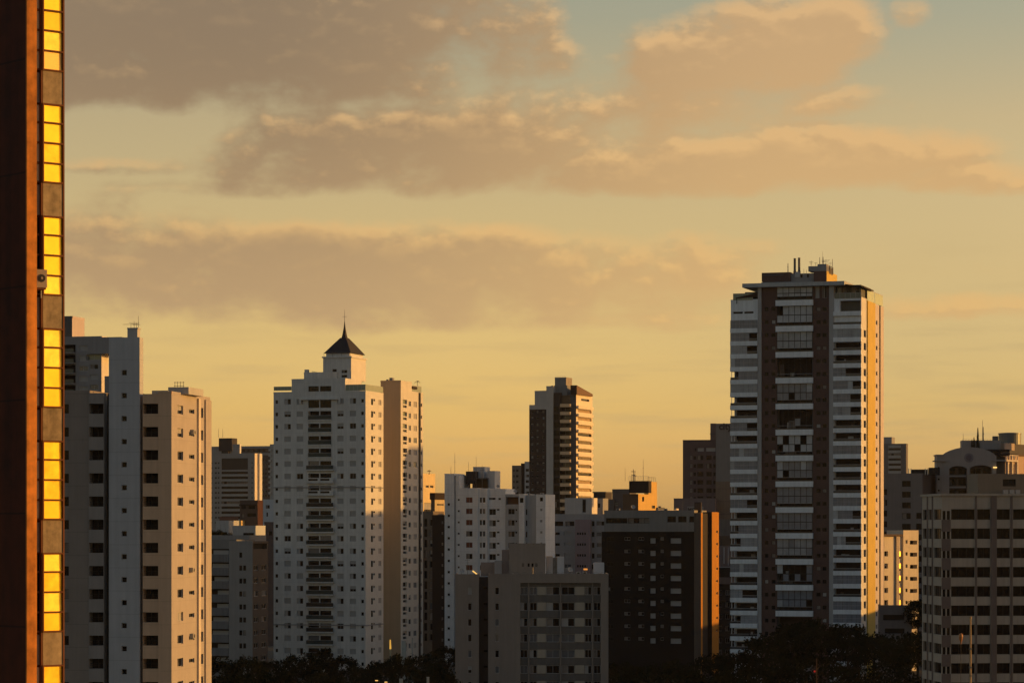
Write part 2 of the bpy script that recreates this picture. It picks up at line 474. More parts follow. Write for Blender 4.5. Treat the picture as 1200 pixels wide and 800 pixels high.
# ------------------------------------------------------------------ evening haze
hz = MB(); hz.box(-6100, 6100, -3100, 9100, -1.0, 112.0, mat('haze_air', (1, 1, 1)))
hm = MATS['haze_air']; hm.node_tree.nodes.clear()
pv_ = hm.node_tree.nodes.new('ShaderNodeVolumePrincipled')
pv_.inputs['Color'].default_value = (.92, .90, .88, 1)
pv_.inputs['Density'].default_value = 0.00002
pv_.inputs['Anisotropy'].default_value = 0.2
ho_ = hm.node_tree.nodes.new('ShaderNodeOutputMaterial')
hm.node_tree.links.new(pv_.outputs[0], ho_.inputs['Volume'])
tag(hz.build('haze'), kind='stuff')


# ------------------------------------------------------------------ the near tower at the edge of the frame
def near_tower():
    B = Bd('near_tower', 'near dark red tower with a column of golden window panels between concrete spandrels', 74.6, 78.0, 40.0)
    redw = mat('oxide_red_wall', (.080, .015, .003), vary=.5, streak=.5, scale=1.6, joint=(.4, 3.0, .05, .5))
    pier = mat('ochre_stained_pier', (.46, .165, .028), vary=.75, streak=.9, scale=2.6)
    fin = mat('rust_brown_frame', (.16, .06, .025))
    spand = mat('stained_concrete', (.30, .235, .145), vary=.6, streak=.6, scale=4.0)
    panel = mat('gold_film_glass', (.86, .58, .045), rough=.36, metal=.85, vary=.22, streak=.10, scale=2.2)
    panel2 = mat('gold_patterned_glass', (.7, .46, .14), rough=.45, metal=.75, vary=.2, streak=.0, scale=30)
    pan_b = mat('gold_film_glass_worn', (.80, .50, .04), rough=.42, metal=.85, vary=.45, streak=.25, scale=2.6)
    pan_c = mat('gold_film_glass_pale', (.90, .64, .09), rough=.40, metal=.8, vary=.35, streak=.15, scale=3.4)
    grey = mat('weathered_side_panel', (.34, .30, .22), vary=.3, streak=.3, scale=3)
    U = lambda px, v=0: B.U(px, v)
    zt, zb = 62.0, 0.0
    # main mass behind the facade, its camera-side wall dark red
    xl = U(41.7, -.56)
    pd = .50                                            # the corner pier stands forward of the facade
    uc = U(30.5, -pd)
    b = MB()
    b.box(uc, xl + .0, -pd, 9.0, zb, zt, redw)
    B.part('side_wall', b)
    b = MB(); b.box(uc - .012, xl + .04, -pd - .06, -pd - .001, zb, zt, pier); B.part('corner_pier', b)
    b = MB()
    b.box(xl + .04, U(73.2), .45, 9.0, zb, zt, redw)
    B.part('wall', b)
    b = MB(); b.box(U(48.2, -.02), U(49.9, -.02), -.02, .44, zb, zt, fin); B.part('mullion', b)
    b = MB(); b.box(U(73.2), U(75), -.03, 8.9, zb, zt, fin); B.part('edge_post', b)
    tops = [-6.5 + 130.9 * k for k in range(-2, 8)]
    s = B.Y / F
    for k, y in enumerate(tops):
        # four panels and a spandrel per storey
        yz = lambda py: H + (YH - py) * s
        w = bpy.data.objects.new('window', None); COL.objects.link(w); w.parent = B.root
        y0 = y
        edges = [y0, y0 + 21.5, y0 + 45.0, y0 + 68.5, y0 + 91.0]
        a0, a1 = U(50.2), U(73.2)
        fb = MB()
        for e in edges:
            fb.box(a0, a1, -.05, .03, yz(e) - .022, yz(e) + .022, fin)
        fb.box(a0 - .03, a0 + .012, -.052, .032, yz(edges[4]) - .022, yz(y0) + .022, fin); fb.box(a1 - .012, a1 + .02, -.052, .032, yz(edges[4]) - .022, yz(y0) + .022, fin)
        fb.build('frame', w)
        for i in range(4):
            pb = MB()
            t = RND.uniform(-.003, .003)
            z0, z1 = yz(edges[i + 1]) + .023, yz(edges[i]) - .023
            pm = panel2 if (k == 2 and i == 3) else RND.choice([panel, panel, pan_b, pan_c])
            pb.quad((a0 + .01, .0 + t, z0), (a1 - .01, .0 - t, z0), (a1 - .01, .006 - t, z1), (a0 + .01, .006 + t, z1), pm)
            pb.build('glass_panel', w)
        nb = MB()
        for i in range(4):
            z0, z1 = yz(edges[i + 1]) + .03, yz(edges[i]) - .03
            nb.quad((xl + .05, .08, z0), (U(47.9, .08), .08, z0), (U(47.9, .08), .08, z1), (xl + .05, .08, z1), mat('brightened_side_pane', (.80, .70, .42), rough=.5) if k not in (4, 7) else GLASS)  # pane colour brightened to make up for the shade it lies in
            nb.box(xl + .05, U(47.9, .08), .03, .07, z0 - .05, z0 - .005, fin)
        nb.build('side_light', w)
        sb = MB()
        sb.box(a0, a1, -.01, .40, yz(y0 + 130.9) + .023, yz(edges[4]) - .023, spand)
        sb.box(xl + .05, U(47.9, .08), .06, .44, yz(y0 + 130.9) + .03, yz(edges[4]) - .08, grey)
        B.part('spandrel', sb)
    b = MB(); b.box(uc - .2, U(75) + .1, -pd - .1, 9.2, zt, zt + .8, redw); B.part('parapet', b)
    # air conditioner hung beside the window at the fourth storey shown
    ac = bpy.data.objects.new('air_conditioner', None); COL.objects.link(ac)
    tag(ac, 'beige air conditioner hung beside the golden windows of the near tower', 'air conditioner')
    px, py = 49.0, 330.0
    zc = H + (YH - py) * s
    u = U(46.5, -.35)
    loc = B.root.matrix_basis @ Vector((u, -.35, zc))
    ac.location = loc; ac.rotation_euler = (0, 0, R(28))
    abox = mat('ivory_enamel', (.38, .30, .22), rough=.5)
    b = MB(); b.box(-.12, .16, -.13, .12, -.24, .24, abox); b.build('casing', ac)
    b = MB(); b.tube((.01, -.131, .01), (.01, -.15, .01), .105, .10, FRAMED, 20); b.tube((.01, -.151, .01), (.01, -.165, .01), .035, .03, abox, 12)
    b.build('fan', ac)
    b = MB(); b.box(-.1, .14, -.1, .30, -.29, -.241, fin); b.box(.05, .08, .05, .1, -.5, -.29, FRAMEW); b.build('bracket', ac)
near_tower()


# ------------------------------------------------------------------ beige apartments with a pale stair shaft
def beige_block():
    B = Bd('apartment_building', 'beige apartment block with a pale stair shaft and a sunlit side wall', 201.0, 378.0, -10.0)
    jy = 27.15
    dz = jy * B.Y / F
    z0 = B.Z(487.5) % dz
    lw = mat('grey_beige_jointed', (.26, .225, .195), joint=(z0, dz, .07, .25), streak=.12)
    rw = mat('beige_jointed', (.62, .42, .27), joint=(z0, dz, .07, .18), streak=.12)  # front beige lightened and warmed to stand in for grazing light
    sw = mat('pale_blue_grey_jointed', (.42, .435, .45), joint=(z0 + dz * .45, dz, .08, .2), streak=.12)
    sideb = mat('sunlit_beige_jointed', (.38, .345, .32), joint=(z0, dz, .07, .12), streak=.08)
    ys = rows(478.6, jy, 13)
    f = []
    for y in ys:
        f += [(74.4, 80.6, y - 5.5, y + 5.5, 'dark', .25), (55, 62, y - 5.5, y + 5.5, 'dark', .25)]
    B.block(40, 104, 460.3, lw, v=.25, dep=20, f=f)
    f = [(104.3, 121.3, y - 5.9, y + 5.9, None, 1.5, VOID) for y in ys]
    B.block(104, 121.6, 460.3, mat('balcony_front_grey', (.28, .26, .24), streak=.14), v=.12, dep=20, f=f, coping=False)
    for y in ys:
        b = MB(); u0, u1 = B.U(104.6, .6), B.U(121, .6)
        z = B.Z(y + 5.6)
        b.box(u0, u1, .55, .6, z + .55, z + .6, FRAMED); b.box(u0, u1, .55, .6, z + .25, z + .28, FRAMED)
        b.box(u0 + 1.0, u0 + 1.06, 1.2, 1.3, z, z + 1.2, FRAMED)
        B.part('railing', b)
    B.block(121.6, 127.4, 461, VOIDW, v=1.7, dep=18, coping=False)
    f = [(142.4, 148.5, y - 3.2, y + 3.2, 'small', .3) for y in rows(436.4, 26.95, 15)]
    B.block(127.6, 163.6, 395.0, sw, v=0, dep=1.6, f=f, name='stair_shaft')
    B.bx('water_tank', 149.3, 161, 384.6, 395, .2, 1.2, GREYW)
    B.bx('tank_lid', 148.8, 161.6, 383.8, 385.2, .15, 1.3, GREYW)
    for px, yt, bars in ((162.2, 370, ()), (157.2, 376, ((.75, .7), (.55, .5))), (153.5, 379.5, ((.9, 1.1),)), (160, 378, ((.6, .5),))):
        B.mast(px, yt, 384, .5, .035, bars)
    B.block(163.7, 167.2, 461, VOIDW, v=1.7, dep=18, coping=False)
    f = [(167.4, 185.3, y - 5.9, y + 5.9, None, 1.5, VOID) for y in ys]
    B.block(167.2, 185.6, 461.3, rw, v=.12, dep=3.2, f=f, coping=False, name='balcony_wall')
    for y in ys:
        b = MB(); u0, u1 = B.U(167.7, .6), B.U(185, .6)
        z = B.Z(y + 5.6)
        b.box(u0, u1, .55, .6, z + .55, z + .6, FRAMED); b.box(u0, u1, .55, .6, z + .25, z + .28, FRAMED)
        b.box(u1 - 1.1, u1 - 1.05, 1.2, 1.3, z, z + 1.2, FRAMED)
        B.part('railing', b)
    r = []
    for i, y in enumerate(ys):
        r += [(208.1, 214.6, y - 5.2, y + 5.2, 'win', .3), (235.0, 238.2, y - 6, y + 6, 'blue', .5)]
        r.append((221.5, 227.8, y - 2.6, y + 2.6, 'small', .3))
    B.block(185.6, 201, 461.3, rw, v=0, dep=20, r=r, pxr=246.0, mr=sideb)
    u1 = 0.0
    b = MB(); v0, v1 = B.V(230.8), B.V(233.2)
    b.box(.002, .28, v0, v1, 0, B.Z(462), mat('pilaster_highlight', (.62, .55, .46))); B.part('pilaster', b)  # lighter colour paints the bright highlight along this strip
    b = MB(); v0, v1 = B.V(239.5), B.V(246)
    b.box(.002, .22, v0, v1 + .02, 0, B.Z(462.2), sideb); B.part('pilaster', b)
    B.bx('roof_house', 178, 197, 457.3, 461.5, 3.5, 6, GREYW)
    B.bx('roof_house', 197, 221, 453.3, 461.5, 4.5, 7, GREYW)
    b = MB()
    for px in (205, 208, 211.5, 215):
        u = B.U(px, 5.5); b.tube((u, 5.5, B.Z(453.5)), (u, 5.5, B.Z(444.5)), .035, .03, METAL, 5)
    for py in (445.5, 449.5):
        b.tube((B.U(204, 5.5), 5.5, B.Z(py)), (B.U(216, 5.5), 5.5, B.Z(py)), .03, .03, METAL, 5)
    B.part('antenna_frame', b)
    # window air conditioners on the sunlit side
    for i, (px, py, what) in enumerate(((224, 503.5, 'topmost'), (223, 668.5, 'middle'), (223.5, 747.5, 'lowest'))):
        ac = bpy.data.objects.new('air_conditioner', None); COL.objects.link(ac)
        p = B.root.matrix_basis @ Vector((.2, B.V(px), B.Z(py)))
        ac.location = p; ac.rotation_euler = (0, 0, R(-10))
        tag(ac, f'small grey air conditioner on the sunlit beige side wall, {what} of three', 'air conditioner', 'air conditioners on the beige block')
        b = MB(); b.box(-.2, .3, -.45, .45, -.32, .32, SHUT); b.build('casing', ac)
        b = MB(); b.tube((.301, .1, 0), (.33, .1, 0), .24, .23, FRAMED, 14); b.build('fan', ac)
    B.finish()
VOIDW = mat('shadow_slot_paint', (.03, .025, .022))  # near-black paint stands in for the shade of deep slots
beige_block()


def grey_rear_block():
    B = Bd('apartment_building', 'grey apartment block with glazed balconies rising just behind the pale stair shaft', 119.0, 520.0, -15.0)
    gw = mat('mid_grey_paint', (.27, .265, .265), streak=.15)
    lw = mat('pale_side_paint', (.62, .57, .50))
    ys = rows(407.5, 12.0, 30)
    f = []
    for i, y in enumerate(ys):
        f += [(92.5, 103, y - 3, y + 3, 'pale', .2), (105.3, 115, y + 22 - 3, y + 22 + 3, 'mixd' if i % 3 == 0 else 'pale', .2)]
        f.append((72, 88.5, y - 4.5, y + 4.5, None, 1.2, INT))
    f.append((101.3, 118.0, 415, 421.5, 'green', .5))
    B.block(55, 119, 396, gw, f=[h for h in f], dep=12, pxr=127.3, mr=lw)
    for y in ys[:14]:
        b = MB(); b.box(B.U(72), B.U(88.4), -.9, -.02, B.Z(y + 6.2), B.Z(y + 5.2), gw); o = B.part('balcony', b)
        b = MB(); b.box(B.U(72), B.U(88.4), -.9, -.84, B.Z(y + 5.15), B.Z(y + .5), mat('grey_green_glass', (.07, .09, .085), rough=.15)); b.build('railing', o)
    B.block(72, 84.5, 372.5, mat('penthouse_grey', (.12, .115, .11)), v=1, dep=7, ybot=396.1, pxr=99, mr=mat('peach_side_paint', (.48, .42, .42)), name='penthouse')
    b = MB(); b.box(B.U(104), B.U(119) + 4.0, -.25, 7, B.Z(414.5), B.Z(395.2), gw); B.part('roof_beam', b)
    B.block(122.5, 128, 440.5, gw, v=-1.0, dep=.8, name='service_shaft', coping=False)
    B.finish()
grey_rear_block()


# ------------------------------------------------------------------ far and middle buildings between the beige block and the spire tower
def far_cluster():
    B = Bd('office_block', 'far grey block with pale horizontal bands and a dark tank on the roof', 298.5, 1700.0, -17.0)
    gw = mat('far_grey_white', (.30, .29, .275)); dk = mat('far_dark_panel', (.045, .04, .032))
    ys = rows(553.5, 5.83, 12)
    f = [(259.5, 290.5, 536.5, 550, None, .5, dk)]
    for y in ys:
        f.append((259.5, 290.5, y - 1.4, y + 1.6, 'strip', .5))
    for y in rows(542, 5.83, 13):
        f += [(251.5, 254, y - 1.2, y + 1.2, 'small', .3), (255, 257, y - 1.2, y + 1.2, 'small', .3), (247.5, 248.8, y - 1.2, y + 1.2, 'small', .3), (294.5, 296, y - 1, y + 1, 'small', .3)]
    B.block(240, 298.5, 531.5, gw, f=f, pxr=305, mr=mat('far_side_white', (.62, .55, .45)))
    b = MB(); b.box(.002, 1.2, B.V(302), B.V(305), 0, B.Z(531), WHITE); B.part('pilaster', b)
    for y in ys:
        b = MB(); b.box(B.U(259.3), B.U(290.8), -1.0, -.01, B.Z(y + 4.2), B.Z(y + 1.7), mat('far_band_white', (.36, .355, .335))); B.part('balcony', b)
    b = MB(); b.box(B.U(252.5), B.U(268), 5, 13, B.Z(527.5), B.Z(512.5), SLATE); b.box(B.U(255), B.U(263), 6, 12, B.Z(531), B.Z(527.6), SLATE); B.part('water_tank', b)
    B.block(247, 272.5, 523.5, gw, v=8.0, dep=8, ybot=531.6, name='penthouse')
    B.block(272.5, 281, 520.2, gw, v=3.0, dep=8, ybot=531.6, name='penthouse', pxr=282.6, mr=WHITE)
    for px in (256, 261): B.mast(px, 502, 512.5, 8, .12)
    b = MB(); b.box(B.U(258), B.U(280), -1.2, -1.05, 0, B.Z(605.2), mat('brick_red_wall', (.15, .07, .05))); B.part('podium', b)
    B.finish()
    B = Bd('office_block', 'farthest dark gridded block showing beside the banded grey block', 318.0, 2100.0, -17.0)
    dg = mat('far_grid_brown', (.085, .075, .068))
    f = []
    for y in rows(539, 5.2, 10):
        for px in (303.5, 307, 310.5, 314): f.append((px, px + 2.2, y - 1.2, y + 1.2, 'dark', .5))
    for px in (284, 290, 296, 302, 308): f.append((px, px + 3.2, 526, 529, 'dark', .5))
    B.block(280, 318, 523, dg, f=f, dep=20)
    b = MB(); b.box(B.U(280), B.U(318), -.6, -.01, B.Z(525), B.Z(522.3), GREY); b.box(B.U(280), B.U(318), -.6, -.01, B.Z(533), B.Z(530.5), GREY); B.part('cornice', b)
    B.finish()
    B = Bd('apartment_building', 'slim white far block with stubby balconies against the spire tower', 326.0, 1500.0, -17.0)
    B.block(316.3, 326, 521, mat('far_pale_paint', (.34, .35, .34)), dep=10)
    for y in rows(527, 6.3, 9):
        b = MB(); b.box(B.U(315.2), B.U(318), -.8, -.01, B.Z(y + 1.3), B.Z(y - 1.3), GREYW); B.part('balcony', b)
    # low houses
    B = Bd('house', 'dark brown flat house with a dark red end wall below the banded block', 302.0, 1000.0, -17.0)
    B.block(281, 302, 587, BROWN, dep=8, pxr=308, mr=RED_SHADED, f=[(283, 288, 592, 596, 'dark'), (291, 299, 592, 596, 'dark'), (283, 286, 602, 606, 'dark'), (290, 300, 601, 605, 'strip')])
    b = MB(); b.box(B.U(281), B.U(302.2), -.8, -.02, B.Z(592), B.Z(590.6), DBROWN); B.part('eave', b)
    b = MB(); b.box(B.U(280.5), B.U(287), -3.5, -.1, 0, B.Z(609.5), mat('sunny_yellow_wall', (.6, .42, .18))); B.part('porch', b)
    B.finish()
    B = Bd('house', 'small white house with one dark window beside the spire tower', 321.0, 960.0, -17.0)
    B.block(308.3, 321, 586, WHITE_COOL, dep=7, f=[(311.5, 316, 591.5, 595.5, 'dark'), (312, 314, 600, 605, 'small')])
    B.finish()
    B = Bd('house', 'plain brown house under the small white house', 321.5, 900.0, -17.0)
    B.block(309.7, 321.5, 612.5, mat('clay_wall', (.12, .088, .078)), dep=7, f=[(315, 319, 622, 627, 'dark')])
    B.finish()
    B = Bd('house', 'low cream house with one long dark slot in its front', 299.5, 800.0, -17.0)
    B.block(272.5, 299.5, 617, GREYW, dep=8, pxr=311, mr=WHITE_COOL, f=[(285, 297.5, 624, 627, 'strip')])
    B.finish()
    B = Bd('house', 'pale house half hidden by dark trees near the beige block', 268.0, 860.0, -17.0)
    B.block(253, 268, 611, GREYW, dep=8, f=[(260, 266, 623, 628, 'dark')])
    B.finish()
    B = Bd('garage', 'long low grey garage roof behind the balconied flats', 292.0, 770.0, -17.0)
    B.block(238, 292, 628.3, GREY, dep=12)
    B.finish()
    B = Bd('apartment_building', 'grey flats with deep dark balconies stacked beside the beige block', 277.0, 715.0, -17.0)
    f = [(238, 269, y - 3.2, y + 3.2, None, 2.0, INT) for y in rows(646, 15.7, 9)]
    B.block(236, 277, 633.5, mat('flats_grey', (.20, .20, .195)), dep=12, f=f)
    for y in rows(646, 15.7, 9):
        b = MB(); b.box(B.U(238), B.U(268.8), -.7, -.01, B.Z(y + 12.2), B.Z(y + 3.4), mat('balcony_grey', (.17, .17, .17), streak=.3)); o = B.part('balcony', b)
        a = RND.uniform(248, 256)
        b = MB(); b.box(B.U(a, .4), B.U(268, .4), .4, .48, B.Z(y + 3.2), B.Z(y - 1.6), SHUT); b.build('blind', o)
    B.finish()
    B = Bd('apartment_building', 'grey-fronted flats with paired dark windows and a brown side wall before the spire tower', 296.0, 655.0, -17.0)
    f = []
    for k, y in enumerate(rows(650, 15.2, 9)):
        f += [(280.4, 283.8, y - 3, y + 3, 'dark')] + ([(284.9, 288.3, y - 3, y + 3, 'dark')] if k else [])
    r = [(297.5, 302.5, y - 3, y + 3, 'mixd') for y in rows(665, 15.2, 8)] + [(306.5, 312, y - 3, y + 3, 'mixd') for y in rows(665, 15.2, 8)] + [(297, 313, 636.5, 643, None, 1.0, VOID)]
    B.block(268.4, 296, 635.5, mat('flats_front_grey', (.275, .265, .25)), pxr=314.0, mr=mat('flats_side_brown', (.10, .078, .06)), f=f, r=r)
    B.finish()
far_cluster()


# ------------------------------------------------------------------ the spire tower
def spire_tower():
    B = Bd('spire_tower', 'white apartment tower with a dark pyramid roof and needle spire', 428.4, 730.0, -17.0, cat='tower')
    fy = 14.68
    dz = fy * B.Y / F
    wl = mat('tower_white_jointed', (.60, .585, .545), streak=.17, vary=.16, joint=(B.Z(477) % dz, dz, .08, .10))
    ys = rows(469.4, fy, 22)
    f = []
    for k, y in enumerate(ys):
        f += [(322.7, 325.8, y - 2.2, y + 2.2, 'small'), (423.2, 426.4, y - 2.2, y + 2.2, 'small')]
        f += [(333.3, 340.8, y - 3.3, y + 3.3, 'shutw'), (410.0, 417.2, y - 3.3, y + 3.3, 'shutw')]
        f += [(347.8, 355.2, y - 3.3, y + 3.3, 'shutw'), (395.3, 402.6, y - 3.3, y + 3.3, 'shutw')]
        if k: f.append((361.2, 388.2, y - 4.2 + .9, y + 6.4, None, 1.7, INT))
    f += [(361.2, 374, 466, 477, 'dark', .4), (375, 388.2, 466, 477, 'dark', .4)]
    r = []
    for y in ys:
        r += [(434.8, 437.2, y - 3.4, y + 4.0, 'dark'), (437.6, 439.6, y - 3.4, y - .6, 'small'), (443.4, 446.8, y - 3.2, y + 3.2, 'pale')]
    B.block(320.6, 428.4, 459.3, wl, f=f, r=r, pxr=449.3, mr=mat('tower_side_white', (.62, .60, .54), streak=.06))
    for k, y in enumerate(ys[1:]):
        wide = k >= 4
        a0, a1 = (359.6, 391.8) if wide else (361.0, 388.4)
        b = MB()
        zb, zm, zt = B.Z(y + 8.2), B.Z(y + 6.6), B.Z(y + 2.0)
        pr = .75 if wide else .25
        b.box(B.U(a0), B.U(a1), -pr, -.004, zb, zm, wl)
        o = B.part('balcony', b)
        mode = RND.choice(['glass', 'glass', 'solid', 'dark'] if wide else ['dark', 'dark', 'glass'])
        b = MB()
        if mode == 'solid':
            for a, c in ((a0, 362.5), (373.5, 376.5), (387.3, a1)): b.box(B.U(a), B.U(c), -pr, -pr + .1, zm, zt, wl)
            b.box(B.U(a0), B.U(a1), -pr + .001, -pr + .099, zm + .001, zm + .28, wl); b.box(B.U(a0), B.U(a1), -pr + .001, -pr + .099, zt - .2, zt + .02, wl)
            b.box(B.U(362.5), B.U(387.3), -pr + .04, -pr + .06, zm + .28, zt - .2, GLASS)
        else:
            gm = mat('dark_railing_glass', (.022, .025, .025), rough=.15, spec=.1) if mode == 'dark' else mat('balcony_green_glass', (.045, .062, .06), rough=.15, spec=.1)
            b.box(B.U(a0 + .3), B.U(a1 - .3), -pr + .04, -pr + .08, zm, zt, gm)
            b.box(B.U(a0 + .3), B.U(a1 - .3), -pr + .03, -pr + .09, zt, zt + .06, FRAMEW)
        b.build('railing', o)
        b = MB()
        m1, m2 = RND.choice([(GLASS, GLASS), (GLASSB, GLASS), (GLASS, GLASS), (GLASS, CURT), (GLASS, GLASS)])
        zz = B.Z(y - 3.2)
        mid = B.U(374.6)
        b.box(mid - .12, mid + .12, -.05, .3, zm, zz, wl)
        if RND.random() < .55:
            b.box(B.U(361.4), mid - .12, .25, .29, zt + .1, zz, m1)
        if RND.random() < .55:
            b.box(mid + .12, B.U(388), .25, .29, zt + .1, zz, m2)
        b.build('glazing', o)
    # upper floors
    f = [(361.2, 373.6, 451.8, 462.4, 'dark', .4), (374.8, 388.2, 451.8, 462.4, 'dark', .4)]
    B.block(341.8, 404.5, 444.6, wl, v=.02, dep=12, ybot=459.4, f=[(361.2, 373.6, 451.8, 459.2, 'dark', .4), (374.8, 388.2, 451.8, 459.2, 'dark', .4)], name='penthouse')
    b = MB(); b.box(B.U(352), B.U(399.3), -.7, -.03, B.Z(467.6), B.Z(465.8), wl); b.box(B.U(352), B.U(353.6), -.7, -.03, B.Z(472), B.Z(467.6), wl); b.box(B.U(397.7), B.U(399.3), -.7, -.03, B.Z(472), B.Z(467.6), wl); B.part('canopy', b)
    B.block(356.2, 395, 437.2, wl, v=4, dep=9, ybot=444.7, name='roof_house')
    B.bx('chimney', 356.8, 360.4, 432.8, 437.3, 4.3, 1.2, wl)
    B.mast(366.5, 434.5, 437, 5, .05, ((.7, .5),)); B.mast(369, 435.3, 437, 6, .05, ((.9, .6),))
    # lantern storey and roof
    pv = 4.5
    u0, u1, v1, zt = B.block(378.6, 411.5, 418.8, wl, v=pv, ybot=444.7, pxr=428.8, name='lantern_storey', coping=False,
            f=[(389.6, 394.5, 432, 444, 'dark', .4), (400.3, 406.8, 433.3, 436.8, 'dark', .3), (400.3, 406.8, 439, 442, 'dark', .3)], mr=mat('tower_side_white', (.6, .6, .6)))
    b = MB(); b.box(u0 - .25, u1 + .25, pv - .25, v1 + .25, zt, zt + .35, wl); b.box(u0 + .6, u1 - .6, pv + .6, v1 - .6, zt + .35, zt + 1.2, wl); B.part('cornice', b)
    b = MB()
    zr = zt + 1.2
    cu, cv = (u0 + u1) / 2, (pv + v1) / 2
    hw, hv = (u1 - u0) / 2 - .15, (v1 - pv) / 2 - .15
    za = B.Z(396.0, cu, cv); zs = B.Z(376.5, cu, cv)
    prof = [(1.0, zr), (.97, zr + .2), (.60, zr + (za - zr) * .52), (.21, za), (.15, za + .02), (.10, za + (zs - za) * .25), (.045, za + (zs - za) * .62), (.012, zs)]
    for i in range(len(prof) - 1):
        (k0, z0), (k1, z1) = prof[i], prof[i + 1]
        c0 = [(cu + sx * hw * k0, cv + sy * hv * k0, z0) for sx, sy in ((-1, -1), (1, -1), (1, 1), (-1, 1))]
        c1 = [(cu + sx * hw * k1, cv + sy * hv * k1, z1) for sx, sy in ((-1, -1), (1, -1), (1, 1), (-1, 1))]
        for j in range(4): b.quad(c0[j], c0[(j + 1) % 4], c1[(j + 1) % 4], c1[j], SLATE)
    b.quad(*[(cu + sx * hw, cv + sy * hv, zr) for sx, sy in ((-1, -1), (1, -1), (1, 1), (-1, 1))], SLATE)
    rf = B.part('roof', b)
    b = MB(); b.tube((cu, cv, zs - .3), (cu, cv, B.Z(362.5, cu, cv)), .07, .03, METAL, 6)
    b.tube((cu - .6, cv, zs + 1.2), (cu + .6, cv, zs + 1.2), .035, .035, METAL, 5); b.build('finial', rf)
    b = MB()
    for t in (0, .33, .66, 1):
        uu = u0 + .2 + (u1 - u0 - .4) * t; b.tube((uu, pv + .1, zt + .35), (uu, pv + .1, zt + 1.4), .04, .04, METAL, 5)
    b.tube((u0 + .2, pv + .1, zt + 1.38), (u1 - .2, pv + .1, zt + 1.38), .03, .03, METAL, 5); B.part('railing', b)
    B.rail(321, 341.5, 452.6, 457.6, .1, mat('terrace_green_glass', (.25, .29, .22), rough=.15), 5)
    B.rail(405, 428.2, 450.2, 457.6, .1, mat('terrace_green_glass', (.25, .29, .22), rough=.15), 5, dep=B.V(449))
    # ledges at two storeys
    for py in (570.6, 732.4):
        b = MB(); b.box(B.U(320.4), .12, -.14, -.003, B.Z(py + .6), B.Z(py - .6), GREY); b.box(.003, .12, 0, B.V(449.3), B.Z(py + .6), B.Z(py - .6), GREY); B.part('ledge', b)
    # rear wing with a blank tan wall
    W = Bd('wing_frame', None, 469.6, 752.0, -17.0)
    W.root.parent = None
    ysw = rows(471.5, 14.3, 22)
    r = []
    for k, y in enumerate(ysw):
        r += [(472.0, 477.0, y - 4, y + 1.2, 'green' if k < 3 else 'mixd', .5), (472.3, 476.6, y + 2.6, y + 5.6, 'small', .3), (478.8, 481.5, y - 3, y + 3, 'mixd'), (484.6, 488.4, y - 3.2, y + 3.2, 'pale'), (492.4, 494.6, y - 2, y + 2, 'small')]
    vt = W.V(482.6)
    W.block(446, 469.6, 447.0, mat('blank_tan_wall', (.56, .41, .26), streak=.08, vary=.06), dep=vt, mr=mat('wing_side_white', (.60, .57, .50)), r=[h for h in r if h[1] < 482], name='rear_wing')
    wz = W.Z(456.5)
    b = MB(); hs = [(W.V(h[0]), W.V(h[1]), W.Z(h[3]), W.Z(h[2]), h[4], .2, None) for h in r if h[0] > 484 and h[2] > 458]
    vend = W.V(495.7)
    W.facade(b, 'R', vt + .002, vend, 0, wz, 0, hs, mat('wing_side_white', (.60, .57, .50)))
    b.quad((-9, vend, 0), (0, vend, 0), (0, vend, wz), (-9, vend, wz), WHITE); b.quad((-9, vt, wz), (0, vt, wz), (0, vend, wz), (-9, vend, wz), CONC); b.quad((-9, vt, 0), (-9, vend, 0), (-9, vend, wz), (-9, vt, wz), WHITE)
    W.part('rear_wing', b)
    b = MB(); b.box(.003, .35, W.V(490.6), W.V(491.8), 0, W.Z(457), FRAMED); W.part('downpipe', b)
    W.bx('chimney', 456.3, 460.0, 442.4, 447, 3, 1.4, GREY); W.bx('chimney', 452.5, 455.0, 444.4, 447, 4, 1.4, GREY)
    W.rail(480, 469.5, 447, 447, .1) if False else None
    b = MB(); v0, v1 = W.V(482), W.V(494.5)
    b.box(-.15, -.1, v0, v1 - .2, wz + .05, W.Z(449.6), GLASSG); b.box(-.17, -.08, v0, v1 - .2, W.Z(449.6), W.Z(449.0), FRAMEW); W.part('railing', b)
    b = MB(); b.box(-2.2, .25, vt + .03, W.V(488.0), W.Z(453.6), W.Z(450.6), DBROWN); W.part('awning', b)
    W.finish(); B.finish()
    # make the wing part of the tower
    inv = B.root.matrix_basis.inverted()
    for o in list(W.root.children):
        mw = W.root.matrix_basis @ o.matrix_basis
        o.parent = B.root; o.matrix_basis = inv @ mw
    # palm on the roof terrace
    palm_p = W.root.matrix_basis @ Vector((-.8, W.V(492.5), 0))
    zp = wz
    bpy.data.objects.remove(W.root)
    return palm_p, zp
PALM = spire_tower()


